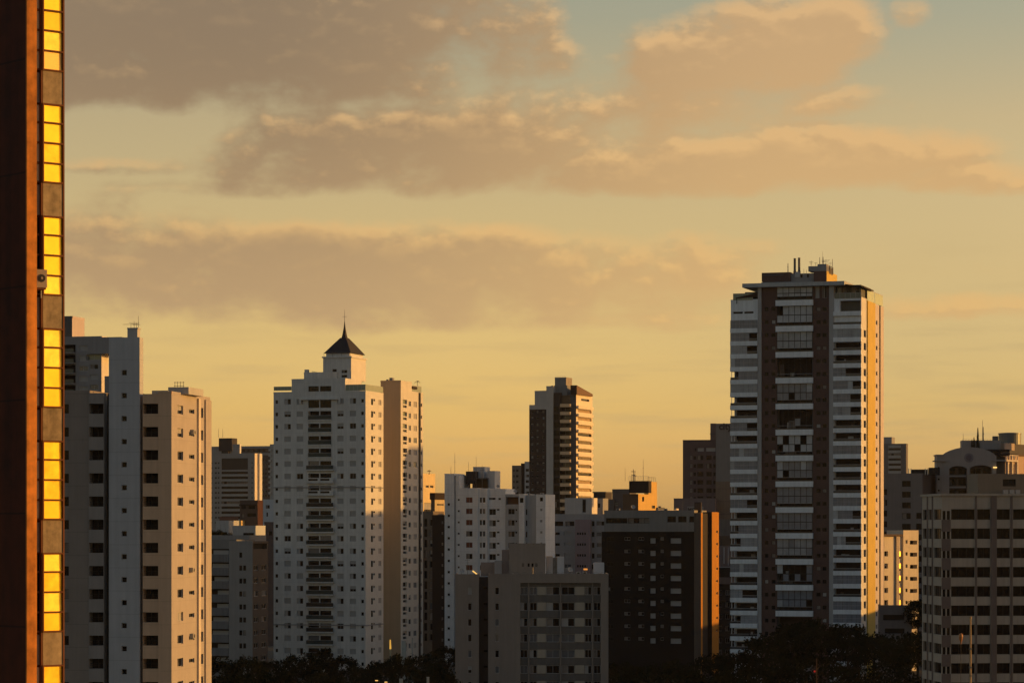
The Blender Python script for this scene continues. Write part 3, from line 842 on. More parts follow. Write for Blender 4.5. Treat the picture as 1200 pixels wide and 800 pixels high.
def roof_palm(p, z):
    t = bpy.data.objects.new('potted_palm', None); COL.objects.link(t)
    t.location = (p.x, p.y, z)
    tag(t, 'thin dark palm on the roof terrace behind the spire tower', 'palm')
    leafm = mat('palm_leaf', (.04, .045, .02)); 
    b = MB(); b.lathe(0, 0, [(.25, 0), (.35, .5), (.32, .5)], CONC, 12); b.build('pot', t)
    b = MB(); b.tube((0, 0, .4), (.05, 0, 2.9), .07, .05, BROWN, 7); b.build('trunk', t)
    b = MB()
    for i in range(13):
        a = i * 2.4; L = 1.0 + .2 * RND.random(); up = .35 + .5 * RND.random()
        pts = []
        for k in range(6):
            s = k / 5
            pts.append((.05 + math.cos(a) * L * s, math.sin(a) * L * s, 2.9 + up * s - 1.0 * s * s))
        for k in range(5):
            w0, w1 = .13 * (1 - k / 5) + .02, .13 * (1 - (k + 1) / 5) + .02
            n = (-math.sin(a), math.cos(a))
            p0, p1 = pts[k], pts[k + 1]
            b.quad((p0[0] - n[0] * w0, p0[1] - n[1] * w0, p0[2] - .05), (p0[0] + n[0] * w0, p0[1] + n[1] * w0, p0[2] - .05), (p1[0] + n[0] * w1, p1[1] + n[1] * w1, p1[2]), (p1[0] - n[0] * w1, p1[1] - n[1] * w1, p1[2]), leafm)
    b.build('crown', t)
roof_palm(*PALM)


# ------------------------------------------------------------------ middle of the skyline
def middle():
    # sunlit block and dark flats right of the spire tower
    B = Bd('apartment_building', 'small sunlit yellow block with two dark windows right behind the spire tower', 489.0, 860.0, -24.0)
    lit = mat('sunny_cream_paint', (.66, .52, .28))
    B.block(484, 489, 555.5, lit, pxr=510, mr=lit, r=[(498.8, 502.6, 568, 570.8, 'small', .3), (503.8, 507.8, 568, 570.8, 'small', .3), (497, 508, 588.5, 603, 'mixd', .4)])
    B.mast(503, 551, 555.5, 4, .12, ((.8, .7), (1.0, .4)))
    B.finish()
    B = Bd('house', 'sunlit low annex with a framed dark window beside the small yellow block', 509.5, 850.0, -40.0)
    B.block(505, 509.5, 577.5, BROWN, pxr=521.5, mr=lit, r=[(512, 520, 590, 592, 'small', .3)], coping=False)
    b = MB(); b.box(B.U(505) - .2, .3, -.3, B.V(523), B.Z(585), B.Z(577.2), DBROWN); B.part('roof', b)
    B.finish()
    B = Bd('apartment_building', 'dark brown slab between the spire tower and the white flats', 523.0, 815.0, -17.0)
    B.block(506.5, 523, 604.5, mat('slab_dark_brown', (.022, .013, .010)), dep=14, f=[(517.5, 519.5, y - 1.5, y + 1.5, 'curt') for y in rows(612, 12.5, 12)])
    B.finish()
    B = Bd('apartment_building', 'narrow tan-ribbed block squeezed between the spire tower and the dark slab', 507.5, 842.0, -17.0)
    r_ = []
    for y in rows(612, 12.2, 12): r_ += [(497, 500.6, y - 4.5, y + 4.5, 'dark', .5), (503.6, 506.6, y - 4, y + 4, 'mixd', .4)]
    B.block(490, 507.5, 600, mat('rib_tan', (.17, .135, .10)), dep=10, f=r_)
    B.finish()

    # white flats with stepped front
    B = Bd('apartment_building', 'stepped white flats with reddish blinds and a dark roof tank, centre of the skyline', 560.0, 775.0, -17.0)
    fy = 13.2; dz = fy * B.Y / F
    w = mat('flats_white_jointed', (.74, .77, .78), joint=(B.Z(580) % dz, dz, .08, .15), streak=.14)
    w2 = mat('flats_pale_jointed', (.74, .76, .76), joint=(B.Z(580) % dz, dz, .08, .15), streak=.14)
    w3 = mat('flats_recess_grey', (.40, .42, .43), streak=.2)
    f = []
    for k, y in enumerate(rows(585.5, fy, 15)):
        f += [(536.2, 538.6, y - 1.4, y + .9, 'small', .3), (546, 553.6, y - 3.2, y + 3.2, 'redw', .25)]
    B.block(534.4, 560, 573, w, f=f, dep=11)
    B.block(521.0, 532.2, 556.2, w, v=.0, dep=9, f=[(524.3, 527.2, y - 1.6, y + 1.4, 'small', .3) for y in rows(590.8, fy, 15)], name='stair_shaft')
    B.block(532.2, 534.4, 557, w3, v=.35, dep=8, name='stair_shaft', coping=False)
    B.block(534.4, 538.4, 556.2, w, v=.02, dep=8, ybot=573.4, name='stair_shaft', coping=False)
    f = []
    for k, y in enumerate(rows(585.5, fy, 15)):
        f += [(562.2, 564.6, y - 3, y + 3, 'mixd', .25), (565.6, 568.6, y - 3, y + 3, 'mixd', .25)]
    B.block(560, 571.2, 573.4, w2, v=.5, dep=10, f=f)
    f = []
    for k, y in enumerate(rows(599, fy, 14)):
        f += [(573.2, 581, y - 3, y + 4, 'mixd', .3), (582, 585.3, y - 3.2, y - 1, 'small', .3)]
    f += [(573, 580.6, 582.8, 585.2, 'dark', .4), (584, 587, 583, 585.4, 'dark', .4)]
    B.block(571.2, 592.3, 574, w3 if False else w, v=1.4, dep=9, f=f)
    f = [(592.6, 607.6, 582, 590.6, None, 1.5, mat('warm_loggia', (.16, .08, .04)))]
    for k, y in enumerate(rows(599, fy, 14)):
        f += [(595.5, 603, y - 3.2, y + 3.4, 'mixd', .3), (603.8, 606, y - 3, y - .6, 'small', .3)]
    B.block(592.3, 608, 580.2, w3, v=.9, dep=9, f=f)
    B.block(608, 614.2, 580, w2, v=.2, dep=10, f=[(609, 613.4, 583, 588.6, 'dark', .4)])
    B.block(614.2, 628.2, 581, w3, v=1.6, dep=8, f=[(615, 617.8, y - 3.3, y + 3.3, 'dark', .3) for y in rows(599.5, fy, 14)])
    B.block(628.2, 639.2, 580.4, w2, v=.6, dep=9, f=[(632.6, 636.2, 582.4, 587, 'dark', .3)] + [(633, 635.6, y - 1.4, y + 1.4, 'pale', .3) for y in rows(597, fy, 14)])
    b = MB()
    for px in (548, 553.5): b.box(B.U(px, 4), B.U(px + 1.6, 4), 4, 5.2, B.Z(573.4), B.Z(566), BROWN)
    b.box(B.U(546, 4), B.U(556.6, 4), 3.9, 8, B.Z(566), B.Z(551.6), SLATE); B.part('water_tank', b)
    B.block(554.5, 567.6, 548.2, WHITE_COOL, v=7, dep=5, ybot=573.5, name='roof_house')
    b = MB(); b.box(B.U(556.8, 5), B.U(571, 5), 5, 6.9, B.Z(571.8), B.Z(560.6), GLASS); b.box(B.U(556.5, 5), B.U(571.4, 5), 4.8, 6.9, B.Z(560.6), B.Z(559.4), DGREY); B.part('roof_glazing', b)
    B.block(571.2, 579.8, 553, WHITE_COOL, v=6, dep=5, ybot=574.2, name='roof_house')
    b = MB(); b.box(B.U(539, 1), B.U(546, 1), 2.0, 9, B.Z(573.2), B.Z(571.2), BEIGE); B.part('roof_curb', b)
    B.dish(583.5, 574.2, 4.0, .5); B.dish(604, 580, 3.0, .5); B.condenser(617, 581, 4.0); B.condenser(633, 580.4, 4.0)
    for px, yt, bars in ((528.4, 546, ()), (533, 531, ((.6, .3),)), (549, 541, ()), (558, 535, ()), (565, 545, ((.8, .6),))):
        B.mast(px, yt, 573 if px > 540 else 556, 4, .06, bars)
    B.finish()

    # slender dark and gold tower
    B = Bd('residential_tower', 'slender tower half dark brown, half gleaming gold, with a sloping brown roof', 675.2, 1100.0, -20.0, cat='tower')
    dk = mat('tower_hazed_brown', (.05, .035, .029), streak=.1); pil = mat('tower_pale_pilaster', (.50, .46, .41)); lit = mat('tower_cream', (.72, .63, .48))  # dark brown lightened to stand in for haze at this distance
    fy = 9.3
    ys = rows(470, fy, 22)
    f = []
    for y in rows(482, 7.6, 26): f += [(622.5, 625, y - 1.4, y + 1.4, 'mixd', .4), (628.5, 631, y - 1.4, y + 1.4, 'mixd', .4), (635.5, 638, y - 1.4, y + 1.4, 'mixd', .4)]
    B.block(620.2, 640.2, 479.2, dk, v=.4, dep=12, f=f)
    B.block(620.2, 640.2, 474.0, pil, v=.2, dep=12, ybot=479.3, name='cornice', coping=False)
    B.block(626.6, 640.2, 458.6, pil, v=1.2, dep=9, ybot=474.1, name='penthouse')
    B.block(640.2, 648.2, 453.2, pil, v=0, dep=12, name='pilaster')
    f = [(649, 655.4, y - 3.4, y + 3.4, 'dark', .3) for y in ys[1:]]
    B.block(648.2, 656.2, 461, mat('tower_glass_bay', (.05, .038, .03)), v=.6, dep=12, f=f)
    # chamfered golden balconies
    B.block(656.2, 668.4, 463.8, mat('tower_gold_recess', (.20, .13, .07)), v=2.6, dep=10, f=[(657, 667.5, y - 3, y + 2, 'mixd', .5) for y in ys[1:]])
    goldb = mat('tower_gold_balcony', (.62, .48, .30))
    for y in rows(474.5, fy, 22):
        u0, u1 = B.U(656.4), B.U(668.2); z0, z1 = B.Z(y + 2.2), B.Z(y - 1.6)
        b = MB()
        pts = [(u0, -.2), (u0 + .7, -2.0), (u1, -.25), (u1, 2.58), (u0, 2.58)]
        for i in range(5):
            p, q2 = pts[i], pts[(i + 1) % 5]
            b.quad((*p, z0), (*q2, z0), (*q2, z1), (*p, z1), goldb)
        b.poly([(*p, z1) for p in pts], goldb); b.poly([(*p, z0) for p in reversed(pts)], goldb)
        B.part('balcony', b)
    B.block(668.4, 675.2, 462, mat('tower_slate_pilaster', (.11, .11, .115)), v=1.4, dep=12, pxr=694.2, mr=lit, r=[(677, 693.2, y - 2.0, y + 1.2, 'tanstrip', .5) for y in rows(481.2, fy, 20)] + [(681, 690.5, 466, 468.6, 'dark', .5)])
    for y in rows(476.0, fy, 22):
        b = MB(); b.box(.004, .55, B.V(676.4), B.V(694.0), B.Z(y + 2.4), B.Z(y - 1.2), lit); B.part('balcony', b)
    b = MB()
    vr0, vr1 = B.V(672), B.V(693.8)
    za, zb, z2 = B.Z(451.2), B.Z(459.2), B.Z(462)
    b.poly([(.3, -.2, z2), (.3, vr1, z2), (.3, vr1, zb), (.3, -.2, za)], mat('roof_brown_board', (.17, .105, .065)))
    b.poly([(-2.2, -.2, z2), (.3, -.2, z2), (.3, -.2, za), (-2.2, -.2, za)], DBROWN)
    b.poly([(-2.2, -.2, za), (.3, -.2, za), (.3, vr1, zb), (-2.2, vr1, zb)], DBROWN)
    b.poly([(-2.2, vr1, z2), (.3, vr1, z2), (.3, vr1, zb), (-2.2, vr1, zb)], DBROWN)
    b.poly([(-2.2, -.2, z2), (-2.2, vr1, z2), (-2.2, vr1, zb), (-2.2, -.2, za)], DBROWN); B.part('roof', b)
    B.block(646, 664.6, 452.4, mat('tower_grey_paint', (.22, .22, .215)), v=2.5, dep=8, ybot=463, name='penthouse')
    B.block(650.2, 663.4, 443, mat('tower_grey_paint', (.22, .22, .215)), v=4, dep=6, ybot=452.5, pxr=670.4, mr=CONC, name='roof_house')
    b = MB()
    for px in (652, 655.5, 659, 662.5): b.box(B.U(px, 3.9), B.U(px + .9, 3.9), 3.8, 3.99, B.Z(452), B.Z(443.6), GREY)
    B.part('fin', b) if False else None
    B.rail(651, 663, 440.8, 442.8, 4.2, None, 6, pane=False)
    B.finish()

    B = Bd('apartment_building', 'small beige far flats just beside the slender gold tower', 610.5, 1300.0, -17.0)
    ys = rows(551, 6.6, 9)
    B.block(600, 610.5, 546, mat('far_beige', (.20, .165, .13)), dep=9, f=[(601.5, 603, y - 1.3, y + 1.3, 'dark') for y in ys] + [(604.6, 607.6, y - 1.3, y + 1.3, 'dark') for y in ys])
    B.block(610.5, 614.8, 543.5, DBROWN, v=1, dep=8)
    B.block(614.8, 622, 541.5, GREYW, v=.4, dep=8, f=[(616, 619.8, y - 2, y + 1.2, 'dark') for y in ys])
    B.finish()

    # roofs behind the white-capped building
    B = Bd('house', 'white roof house with a dark slot and a sunlit edge below the gold tower', 693.6, 850.0, -17.0)
    B.block(662, 693.6, 584.5, GREYW, dep=8, f=[(682.5, 686.5, 584.9, 600, 'dark', .3)], pxr=700, mr=mat('sunny_white', (.66, .60, .50)), r=[])
    B.finish()
    B = Bd('house', 'narrow grey hut with one window beside the sunlit white roof house', 706.5, 862.0, -17.0)
    B.block(698.5, 706.5, 585, GREY, dep=6, f=[(700.2, 703.4, 589.5, 594.5, 'dark', .3)])
    B.finish()
    B = Bd('roof_house', 'dark low block with a flat lid behind the narrow grey hut', 709.6, 940.0, -17.0, cat='building')
    B.block(695.6, 709.6, 577.2, mat('dusk_block', (.05, .042, .04)), dep=8, coping=False)
    b = MB(); b.box(B.U(695), B.U(710.2), -.4, 8.3, B.Z(577.2), B.Z(575.8), DGREY); B.part('roof', b)
    B = Bd('apartment_building', 'low grey-brown block left of the ochre stair house', 738.0, 930.0, -17.0)
    B.block(717.5, 738, 574, mat('grey_brown_block', (.13, .115, .105)), dep=8, f=[(720.5, 724, 589, 592, 'pale', .3)])
    B.block(706, 719, 586, mat('grey_brown_block', (.13, .115, .105)), v=-1, dep=6)
    B.finish()
    B = Bd('stair_house', 'ochre sunlit stair house with a dark box on top and roof antennas', 748.0, 900.0, -17.0, cat='building')
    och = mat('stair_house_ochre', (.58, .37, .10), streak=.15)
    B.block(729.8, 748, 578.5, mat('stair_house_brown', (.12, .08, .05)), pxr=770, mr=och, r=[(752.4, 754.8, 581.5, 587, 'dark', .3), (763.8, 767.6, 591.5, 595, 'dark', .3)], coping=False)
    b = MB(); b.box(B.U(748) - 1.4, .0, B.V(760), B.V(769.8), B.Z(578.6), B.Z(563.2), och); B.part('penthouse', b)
    b = MB(); b.box(B.U(737.2, -2), B.U(760.2, -2), -2, 1.4, B.Z(577.4), B.Z(563.4), mat('dark_box_cladding', (.022, .016, .014))); B.part('roof_box', b)
    B.rail(737, 760, 557.6, 563, -1.9, None, 12, pane=False)
    b = MB(); u = B.U(760, 0)
    for i in range(5):
        v = B.V(760.5) + (B.V(769) - B.V(760.5)) * i / 4; b.tube((-.3, v, B.Z(563.2)), (-.3, v, B.Z(557.6)), .05, .05, METAL, 5)
    b.tube((-.3, B.V(760.5), B.Z(557.8)), (-.3, B.V(769), B.Z(557.8)), .05, .05, METAL, 5); B.part('railing', b)
    for px, yt, bars, rr in ((732.6, 548, (), .06), (742.3, 549.5, ((.5, .5), (.8, .7)), .16), (744, 553, ((.6, .5),), .16), (753.8, 538, ((.6, .25),), .07), (740.4, 555, (), .1)):
        B.mast(px, yt, 563.4, -1, rr, bars)
    B.finish()
    B = Bd('parapet_wall', 'thin bright sunlit parapet right of the ochre stair house', 771.0, 845.0, -30.0, cat='wall')
    b = MB(); b.box(-.4, 0, 0, B.V(795), 0, B.Z(597), lit); b.box(-.6, .06, B.V(792.5), B.V(795.2), 0, B.Z(595.2), lit); B.part('wall', b)
    b = MB(); b.box(-2.6, -2.0, B.V(778), B.V(786), B.Z(600), B.Z(594.2), DGREY); b.tube((-2.2, B.V(781), B.Z(595)), (-2.2, B.V(781), B.Z(592.6)), .5, .4, DGREY, 10); B.part('roof_tank', b)

    # grey flats behind the capped building
    B = Bd('apartment_building', 'grey flats with a mauve window bay between the white flats and the capped block', 716.0, 800.0, -14.0)
    f = []
    mv = mat('mauve_bay', (.28, .215, .22)); gw = mat('flats_mid_grey', (.34, .33, .32))
    f += [(649, 660, 610.5, 616, 'strip', .4), (662.5, 673, 610.5, 616, 'strip', .4)]
    for y in rows(625, 12.7, 8): f += [(650.6, 656, y - 1.6, y + 1.4, 'dark', .3), (661, 669.2, y - 2.4, y + 2.2, 'pale', .3)]
    for y in rows(613, 12.7, 9): f += [(693.4, 696.6, y - 2.8, y + 3, 'dark', .4), (698.8, 710, y - 2.6, y + 2.6, 'mixd', .4)]
    B.block(648.4, 716, 603.4, gw, dep=12, f=f)
    f = []
    for y in rows(625, 12.7, 8):
        for px in (676.2, 679, 681.8, 684.6): f.append((px, px + 1.9, y - 1.5, y + 1.3, 'dark', .25))
    B.block(674, 691.6, 608.4, mv, v=-1.6, dep=1.5, f=f, name='window_bay', coping=False)
    B.finish()
middle()


def front_block():
    B = Bd('apartment_building', 'grey-beige flats in front with cream panels, glass bands and a blank roof house', 713.0, 555.0, 0.0)
    fy = 18.4; dz = fy * B.Y / F
    w = mat('front_grey_beige', (.25, .215, .185), streak=.12, vary=.10); dkb = mat('front_spandrel_grey', (.13, .125, .115), streak=.15)
    cream = mat('front_cream_panel', (.38, .34, .27), streak=.12); post = mat('front_post', (.24, .21, .18))
    ys = rows(692, fy, 8)
    B.block(533.4, 561.2, 674.5, w, dep=14, f=[(548.4, 552.8, y - 4.2, y + 4.2, 'mixd', .22) for y in ys])
    B.block(529.8, 534.2, 668, w, v=.3, dep=10, coping=False) if False else None
    B.block(561.2, 572, 676, mat('front_groove', (.075, .06, .055)), v=2.6, dep=10, f=[(566.6, 571.4, y - 4.6, y - 2, 'dark', .3) for y in ys], coping=False)
    B.block(572, 601, 674, w, v=0, dep=14, f=[(580.2, 584.8, y - 4.2, y + 4.2, 'mixd', .22) for y in ys])
    # framed window wall
    B.block(601, 609.8, 674, mat('front_frame_beige', (.26, .225, .19), streak=.12), v=.02, dep=14)
    B.block(704, 713, 674, mat('front_frame_beige', (.26, .225, .19), streak=.12), v=.02, dep=14)
    B.block(609.8, 704, 674, mat('front_frame_beige', (.26, .225, .19), streak=.12), v=.02, dep=14, ybot=682.6, name='cornice')
    f = []
    for y in ys:
        for a, c, st in ((609.9, 618.2, 'mixd'), (620.8, 629.2, 'mixd'), (640.2, 655.6, 'mixd'), (658.2, 673.2, 'mixd'), (685.4, 693.2, 'mixd'), (695.8, 703.8, 'mixd')):
            f.append((a, c, y - 4.8, y + 4.6, st, .2))
    B.block(609.82, 703.98, 682.7, dkb, v=.7, dep=13, f=f, coping=False)
    for y in ys:
        for a, c in ((629.6, 639.8), (673.8, 685.0)):
            b = MB(); b.box(B.U(a), B.U(c), .58, .696, B.Z(y + 4.8), B.Z(y - 4.9), cream); B.part('cream_panel', b)
    for px in (619.6, 656.9, 694.5):
        b = MB(); b.box(B.U(px - .75), B.U(px + .75), .35, .695, 0, B.Z(682.7), post); B.part('post', b)
    # roof
    u0, u1, v1, zt = B.block(596.6, 639.2, 638.4, mat('front_roof_house', (.27, .235, .20), streak=.1), v=5, dep=8, ybot=674.4, name='penthouse',
                              f=[(px, px + 2.4, 659.6, 663.6, 'dark', .3) for px in (611.6, 618.3, 622.9, 627.4)])
    B.bx('roof_house', 588, 596.4, 644, 674.4, 5.5, 6, mat('front_mauve_tank', (.24, .19, .17)))
    B.bx('roof_house', 579.5, 588, 656.8, 674.4, 4.5, 5, GREY); B.bx('roof_house', 563.6, 580, 658.6, 674.4, 5, 5, mat('front_tan_hut', (.25, .20, .17)))
    B.bx('roof_house', 640.2, 647.8, 651.4, 674.4, 6, 4, GREYW); B.bx('roof_house', 653, 661, 652, 674.4, 6, 4, WHITE_COOL); B.bx('roof_house', 647.8, 653, 653, 674.4, 6.5, 3, CONC)
    B.bx('roof_house', 696, 708, 659, 674.4, 5, 4, WHITE_COOL)
    b = MB()
    for i in range(12):                     # coils of security wire along the roof edge
        uc = B.U(606 + 9.2 * i); r = .62
        prev = None
        for k in range(9):
            t = math.pi * k / 8
            p = (uc - r * math.cos(t) * 1.1, .3, zt * 0 + B.Z(673.6) + r * .95 * math.sin(t))
            if prev: b.tube(prev, p, .022, .022, METAL, 4)
            prev = p
    B.part('security_wire', b)
    for px, yt, yb in ((624.2, 664.5, 674), (624.8, 640, 638.4)): B.mast(px, yt if yt < yb else yb - 2, yb, 3.0, .05, ((.9, .4),))
    b = MB(); b.tube((B.U(624.4, 3), 3, B.Z(674)), (B.U(624.4, 3), 3, B.Z(664)), .08, .08, METAL, 6); b.tube((B.U(622.4, 3), 3, B.Z(664)), (B.U(626.6, 3), 3, B.Z(664)), .05, .05, METAL, 5); B.part('vent_pipe', b)
    B.dish(541, 674.5, 4.0, .5); B.dish(668, 674, 4.5, .55); B.condenser(675, 674, 4.0); B.condenser(682.5, 674, 4.0)
    B.mast(548, 655, 674.5, 5, .04, ((.95, .5), (.8, .35), (.65, .5)))
    B.finish()
front_block()


def capped_block():
    B = Bd('apartment_building', 'near-black flats with a pale top storey and an orange sunlit stair side', 821.5, 700.0, -17.0)
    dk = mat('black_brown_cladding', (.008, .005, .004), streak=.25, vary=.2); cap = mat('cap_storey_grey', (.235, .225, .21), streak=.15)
    fy = 14.7
    f = []
    for y in rows(633.3, fy, 9):
        f += [(762, 768.2, y - 3, y + 3, 'shutw2', .25), (785.8, 798.2, y - 3, y + 3, 'shutw2', .25)]
        f += [(731.6, 738.6, y - 4.2, y - .4, 'curt2', .25), (748, 754.8, y - 4.2, y - .4, 'curt2', .25), (774, 777.8, y - 4.2, y - .6, 'curt2', .25), (711, 719, y - 4, y + .6, 'dark', .25)]
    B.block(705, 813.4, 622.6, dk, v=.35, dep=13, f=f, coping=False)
    f = [(709.8, 735, 606.6, 612.8, 'strip', .6), (735.6, 761.2, 606.6, 612.8, 'strip', .6), (782, 792, 604.6, 611.6, 'dark', .5), (794.6, 804.4, 604.6, 611.6, 'dark', .5), (807.8, 813.2, 604.6, 611.6, 'dark', .5)]
    B.block(708, 813.4, 599.2, cap, v=0, dep=13, ybot=622.6, f=f, name='top_storey')
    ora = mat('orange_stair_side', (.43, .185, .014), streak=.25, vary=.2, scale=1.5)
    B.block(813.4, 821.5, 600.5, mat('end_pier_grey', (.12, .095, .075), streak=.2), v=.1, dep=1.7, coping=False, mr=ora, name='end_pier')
    B.dish(742, 599.2, 3.0, .55); B.condenser(722, 599.2, 4.0); B.condenser(778, 599.2, 4.0); B.mast(800, 586, 599.2, 4, .05, ((.9, .5), (.7, .35)))
    # stair tower standing behind a dark slot
    u = 0.0
    v0, v1 = B.V(832.2), B.V(840.3)
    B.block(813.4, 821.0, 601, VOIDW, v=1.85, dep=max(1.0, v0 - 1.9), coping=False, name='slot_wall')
    b = MB(); r_ = []
    st = [(v0 + (v1 - v0) * .62, v0 + (v1 - v0) * .86, B.Z(y + 1.5), B.Z(y - 1.5), 'small', .25, None) for y in rows(622.8, fy, 9)]
    B.facade(b, 'R', v0, v1, 0, B.Z(599.4), 0.45, st, ora)
    b.quad((-3, v0, 0), (.45, v0, 0), (.45, v0, B.Z(599.4)), (-3, v0, B.Z(599.4)), VOIDW)
    b.quad((-3, v1, 0), (.45, v1, 0), (.45, v1, B.Z(599.4)), (-3, v1, B.Z(599.4)), dk)
    b.quad((-3, v0, 0), (-3, v1, 0), (-3, v1, B.Z(599.4)), (-3, v0, B.Z(599.4)), dk)
    b.quad((-3, v0, B.Z(599.4)), (.45, v0, B.Z(599.4)), (.45, v1, B.Z(599.4)), (-3, v1, B.Z(599.4)), CONC)
    B.part('stair_tower', b)
    b = MB(); z0, z1 = B.Z(600.2), B.Z(588)
    va = B.V(826)
    b.box(-2.6, -1.0, va, va + 1.0, z0, z1, DBROWN)
    b.box(-2.5, -1.12, va - .03, va - .002, z0 + .5, z1 - .2, mat('roof_hatch_brown', (.10, .06, .04))); B.part('roof_hatch', b)
    B.finish()
capped_block()


def lettering(text, parent, loc, size, m, depth=.03, rz=0.0):
    cu = bpy.data.curves.new('lettering', 'FONT')
    cu.body = text; cu.size = size; cu.offset = .035 * size; cu.extrude = depth; cu.align_x = 'CENTER'; cu.align_y = 'CENTER'
    cu.materials.append(m)
    tmp = bpy.data.objects.new('tmp', cu); COL.objects.link(tmp)
    me = bpy.data.meshes.new_from_object(tmp.evaluated_get(bpy.context.evaluated_depsgraph_get()))
    bpy.data.objects.remove(tmp)
    o = link('lettering', me, parent, loc, rz)
    o.rotation_euler = (math.pi / 2, 0, rz)
    return o


def purple_block():
    B = Bd('office_block', 'mauve block with gridded windows beside a taller grey slab lettered near its top', 839.3, 1050.0, -12.0)
    mv = mat('mauve_wall', (.105, .073, .072), streak=.10); gs = mat('grey_slab_wall', (.205, .195, .185), streak=.12)
    f = []
    ys = rows(526.5, 9.6, 8)
    for k, y in enumerate(ys):
        if k == 0:
            f += [(814, 816, y - 1.8, y + 1.8, 'dark', .3), (817.6, 824.8, y - 2, y + 2, 'pale', .3), (827.4, 838.4, y - 2, y + 2, 'pale', .3)]
            continue
        f += [(817.2, 824.2, y - 2.8, y + 2.6, 'dark', .4), (827.8, 834, y - 2.8, y + 2.6, 'dark', .4), (836, 838.6, y - 2.2, y + 2.2, 'dark', .4), (812.8, 815.6, y - 2.2, y + 2, 'dark', .3), (808.6, 811.2, y - 2.2, y + 2, 'curt', .3)]
    B.block(800.2, 839.3, 516.2, mv, dep=14, f=f)
    VARS_ = None
    f = []
    B.block(838.9, 872, 495.8, gs, v=-.5, dep=14, ybot=563.8, name='grey_slab', coping=False)
    B.block(832.4, 838.9, 495.8, MAUVE, v=.8, dep=12, ybot=516.3, name='grey_slab', coping=False)
    b = MB(); b.box(B.U(831.8), B.U(838), .3, .78, B.Z(508.8), B.Z(507.4), DGREY); B.part('bracket', b)
    B.block(838.6, 872, 563.8, mat('slab_base_tan', (.185, .135, .10), joint=(0, 4.6, .22, .3), streak=.15), v=-.8, dep=14, name='slab_base', coping=False)
    B.block(789.6, 838.5, 584.6, mat('mauve_podium', (.165, .13, .13)), v=-4, dep=3.9, name='podium')
    b = MB(); b.box(B.U(805.4, -4.1), B.U(824.2, -4.1), -4.12, -4.0, B.Z(600.5), B.Z(593.2), GREY); sg = B.part('sign_board', b)
    lettering('MCC', B.root, (B.U(812.5, -4.2), -4.16, B.Z(597.2)), 1.9, mat('sign_letter_dark', (.04, .035, .035)))
    lettering('city', B.root, (B.U(850.2, -.55), -.55, B.Z(499.8)), 3.4, mat('sign_letter_dark', (.04, .035, .035)))
    B.finish()
    # clutter below, left of the balcony tower
    B = Bd('house', 'brown shed roof stacked over pale walls in the gap beside the orange stair side', 862.0, 760.0, -12.0)
    B.block(838, 862, 608, mat('gap_grey_wall', (.15, .14, .13), streak=.3), v=3, dep=6, coping=False)
    B.block(841, 862, 627.5, mat('shed_brown', (.10, .075, .055)), v=0, dep=2.9, ybot=639, coping=False, name='shed')
    B.block(839, 862, 639.05, mat('gap_mauve_wall', (.20, .165, .16)), v=.1, dep=2.8, coping=False)
    b = MB(); b.tube((B.U(848.5, -.1), -.1, B.Z(660)), (B.U(848.5, -.1), -.1, B.Z(641)), .12, .12, WHITE_COOL, 8); b.tube((B.U(853.4, -.1), -.1, B.Z(662)), (B.U(853.4, -.1), -.1, B.Z(641)), .08, .08, WHITE_COOL, 8); B.part('drain_pipe', b)
    B = Bd('apartment_building', 'dark low flats with one pale band in the gap beside the balcony tower', 866.0, 735.0, -12.0)
    B.block(835, 866, 664.5, mat('gap_dark_flats', (.035, .03, .028)), dep=8, coping=False, f=[(a, a + 5, y - 3, y + 3, 'mixd', .3) for y in rows(694, 14, 6) for a in (841, 850, 858)])
    b = MB(); b.box(B.U(837), B.U(866), -.3, -.01, B.Z(684), B.Z(676), mat('gap_pale_band', (.22, .18, .165))); B.part('fascia', b)
    B.finish()
purple_block()


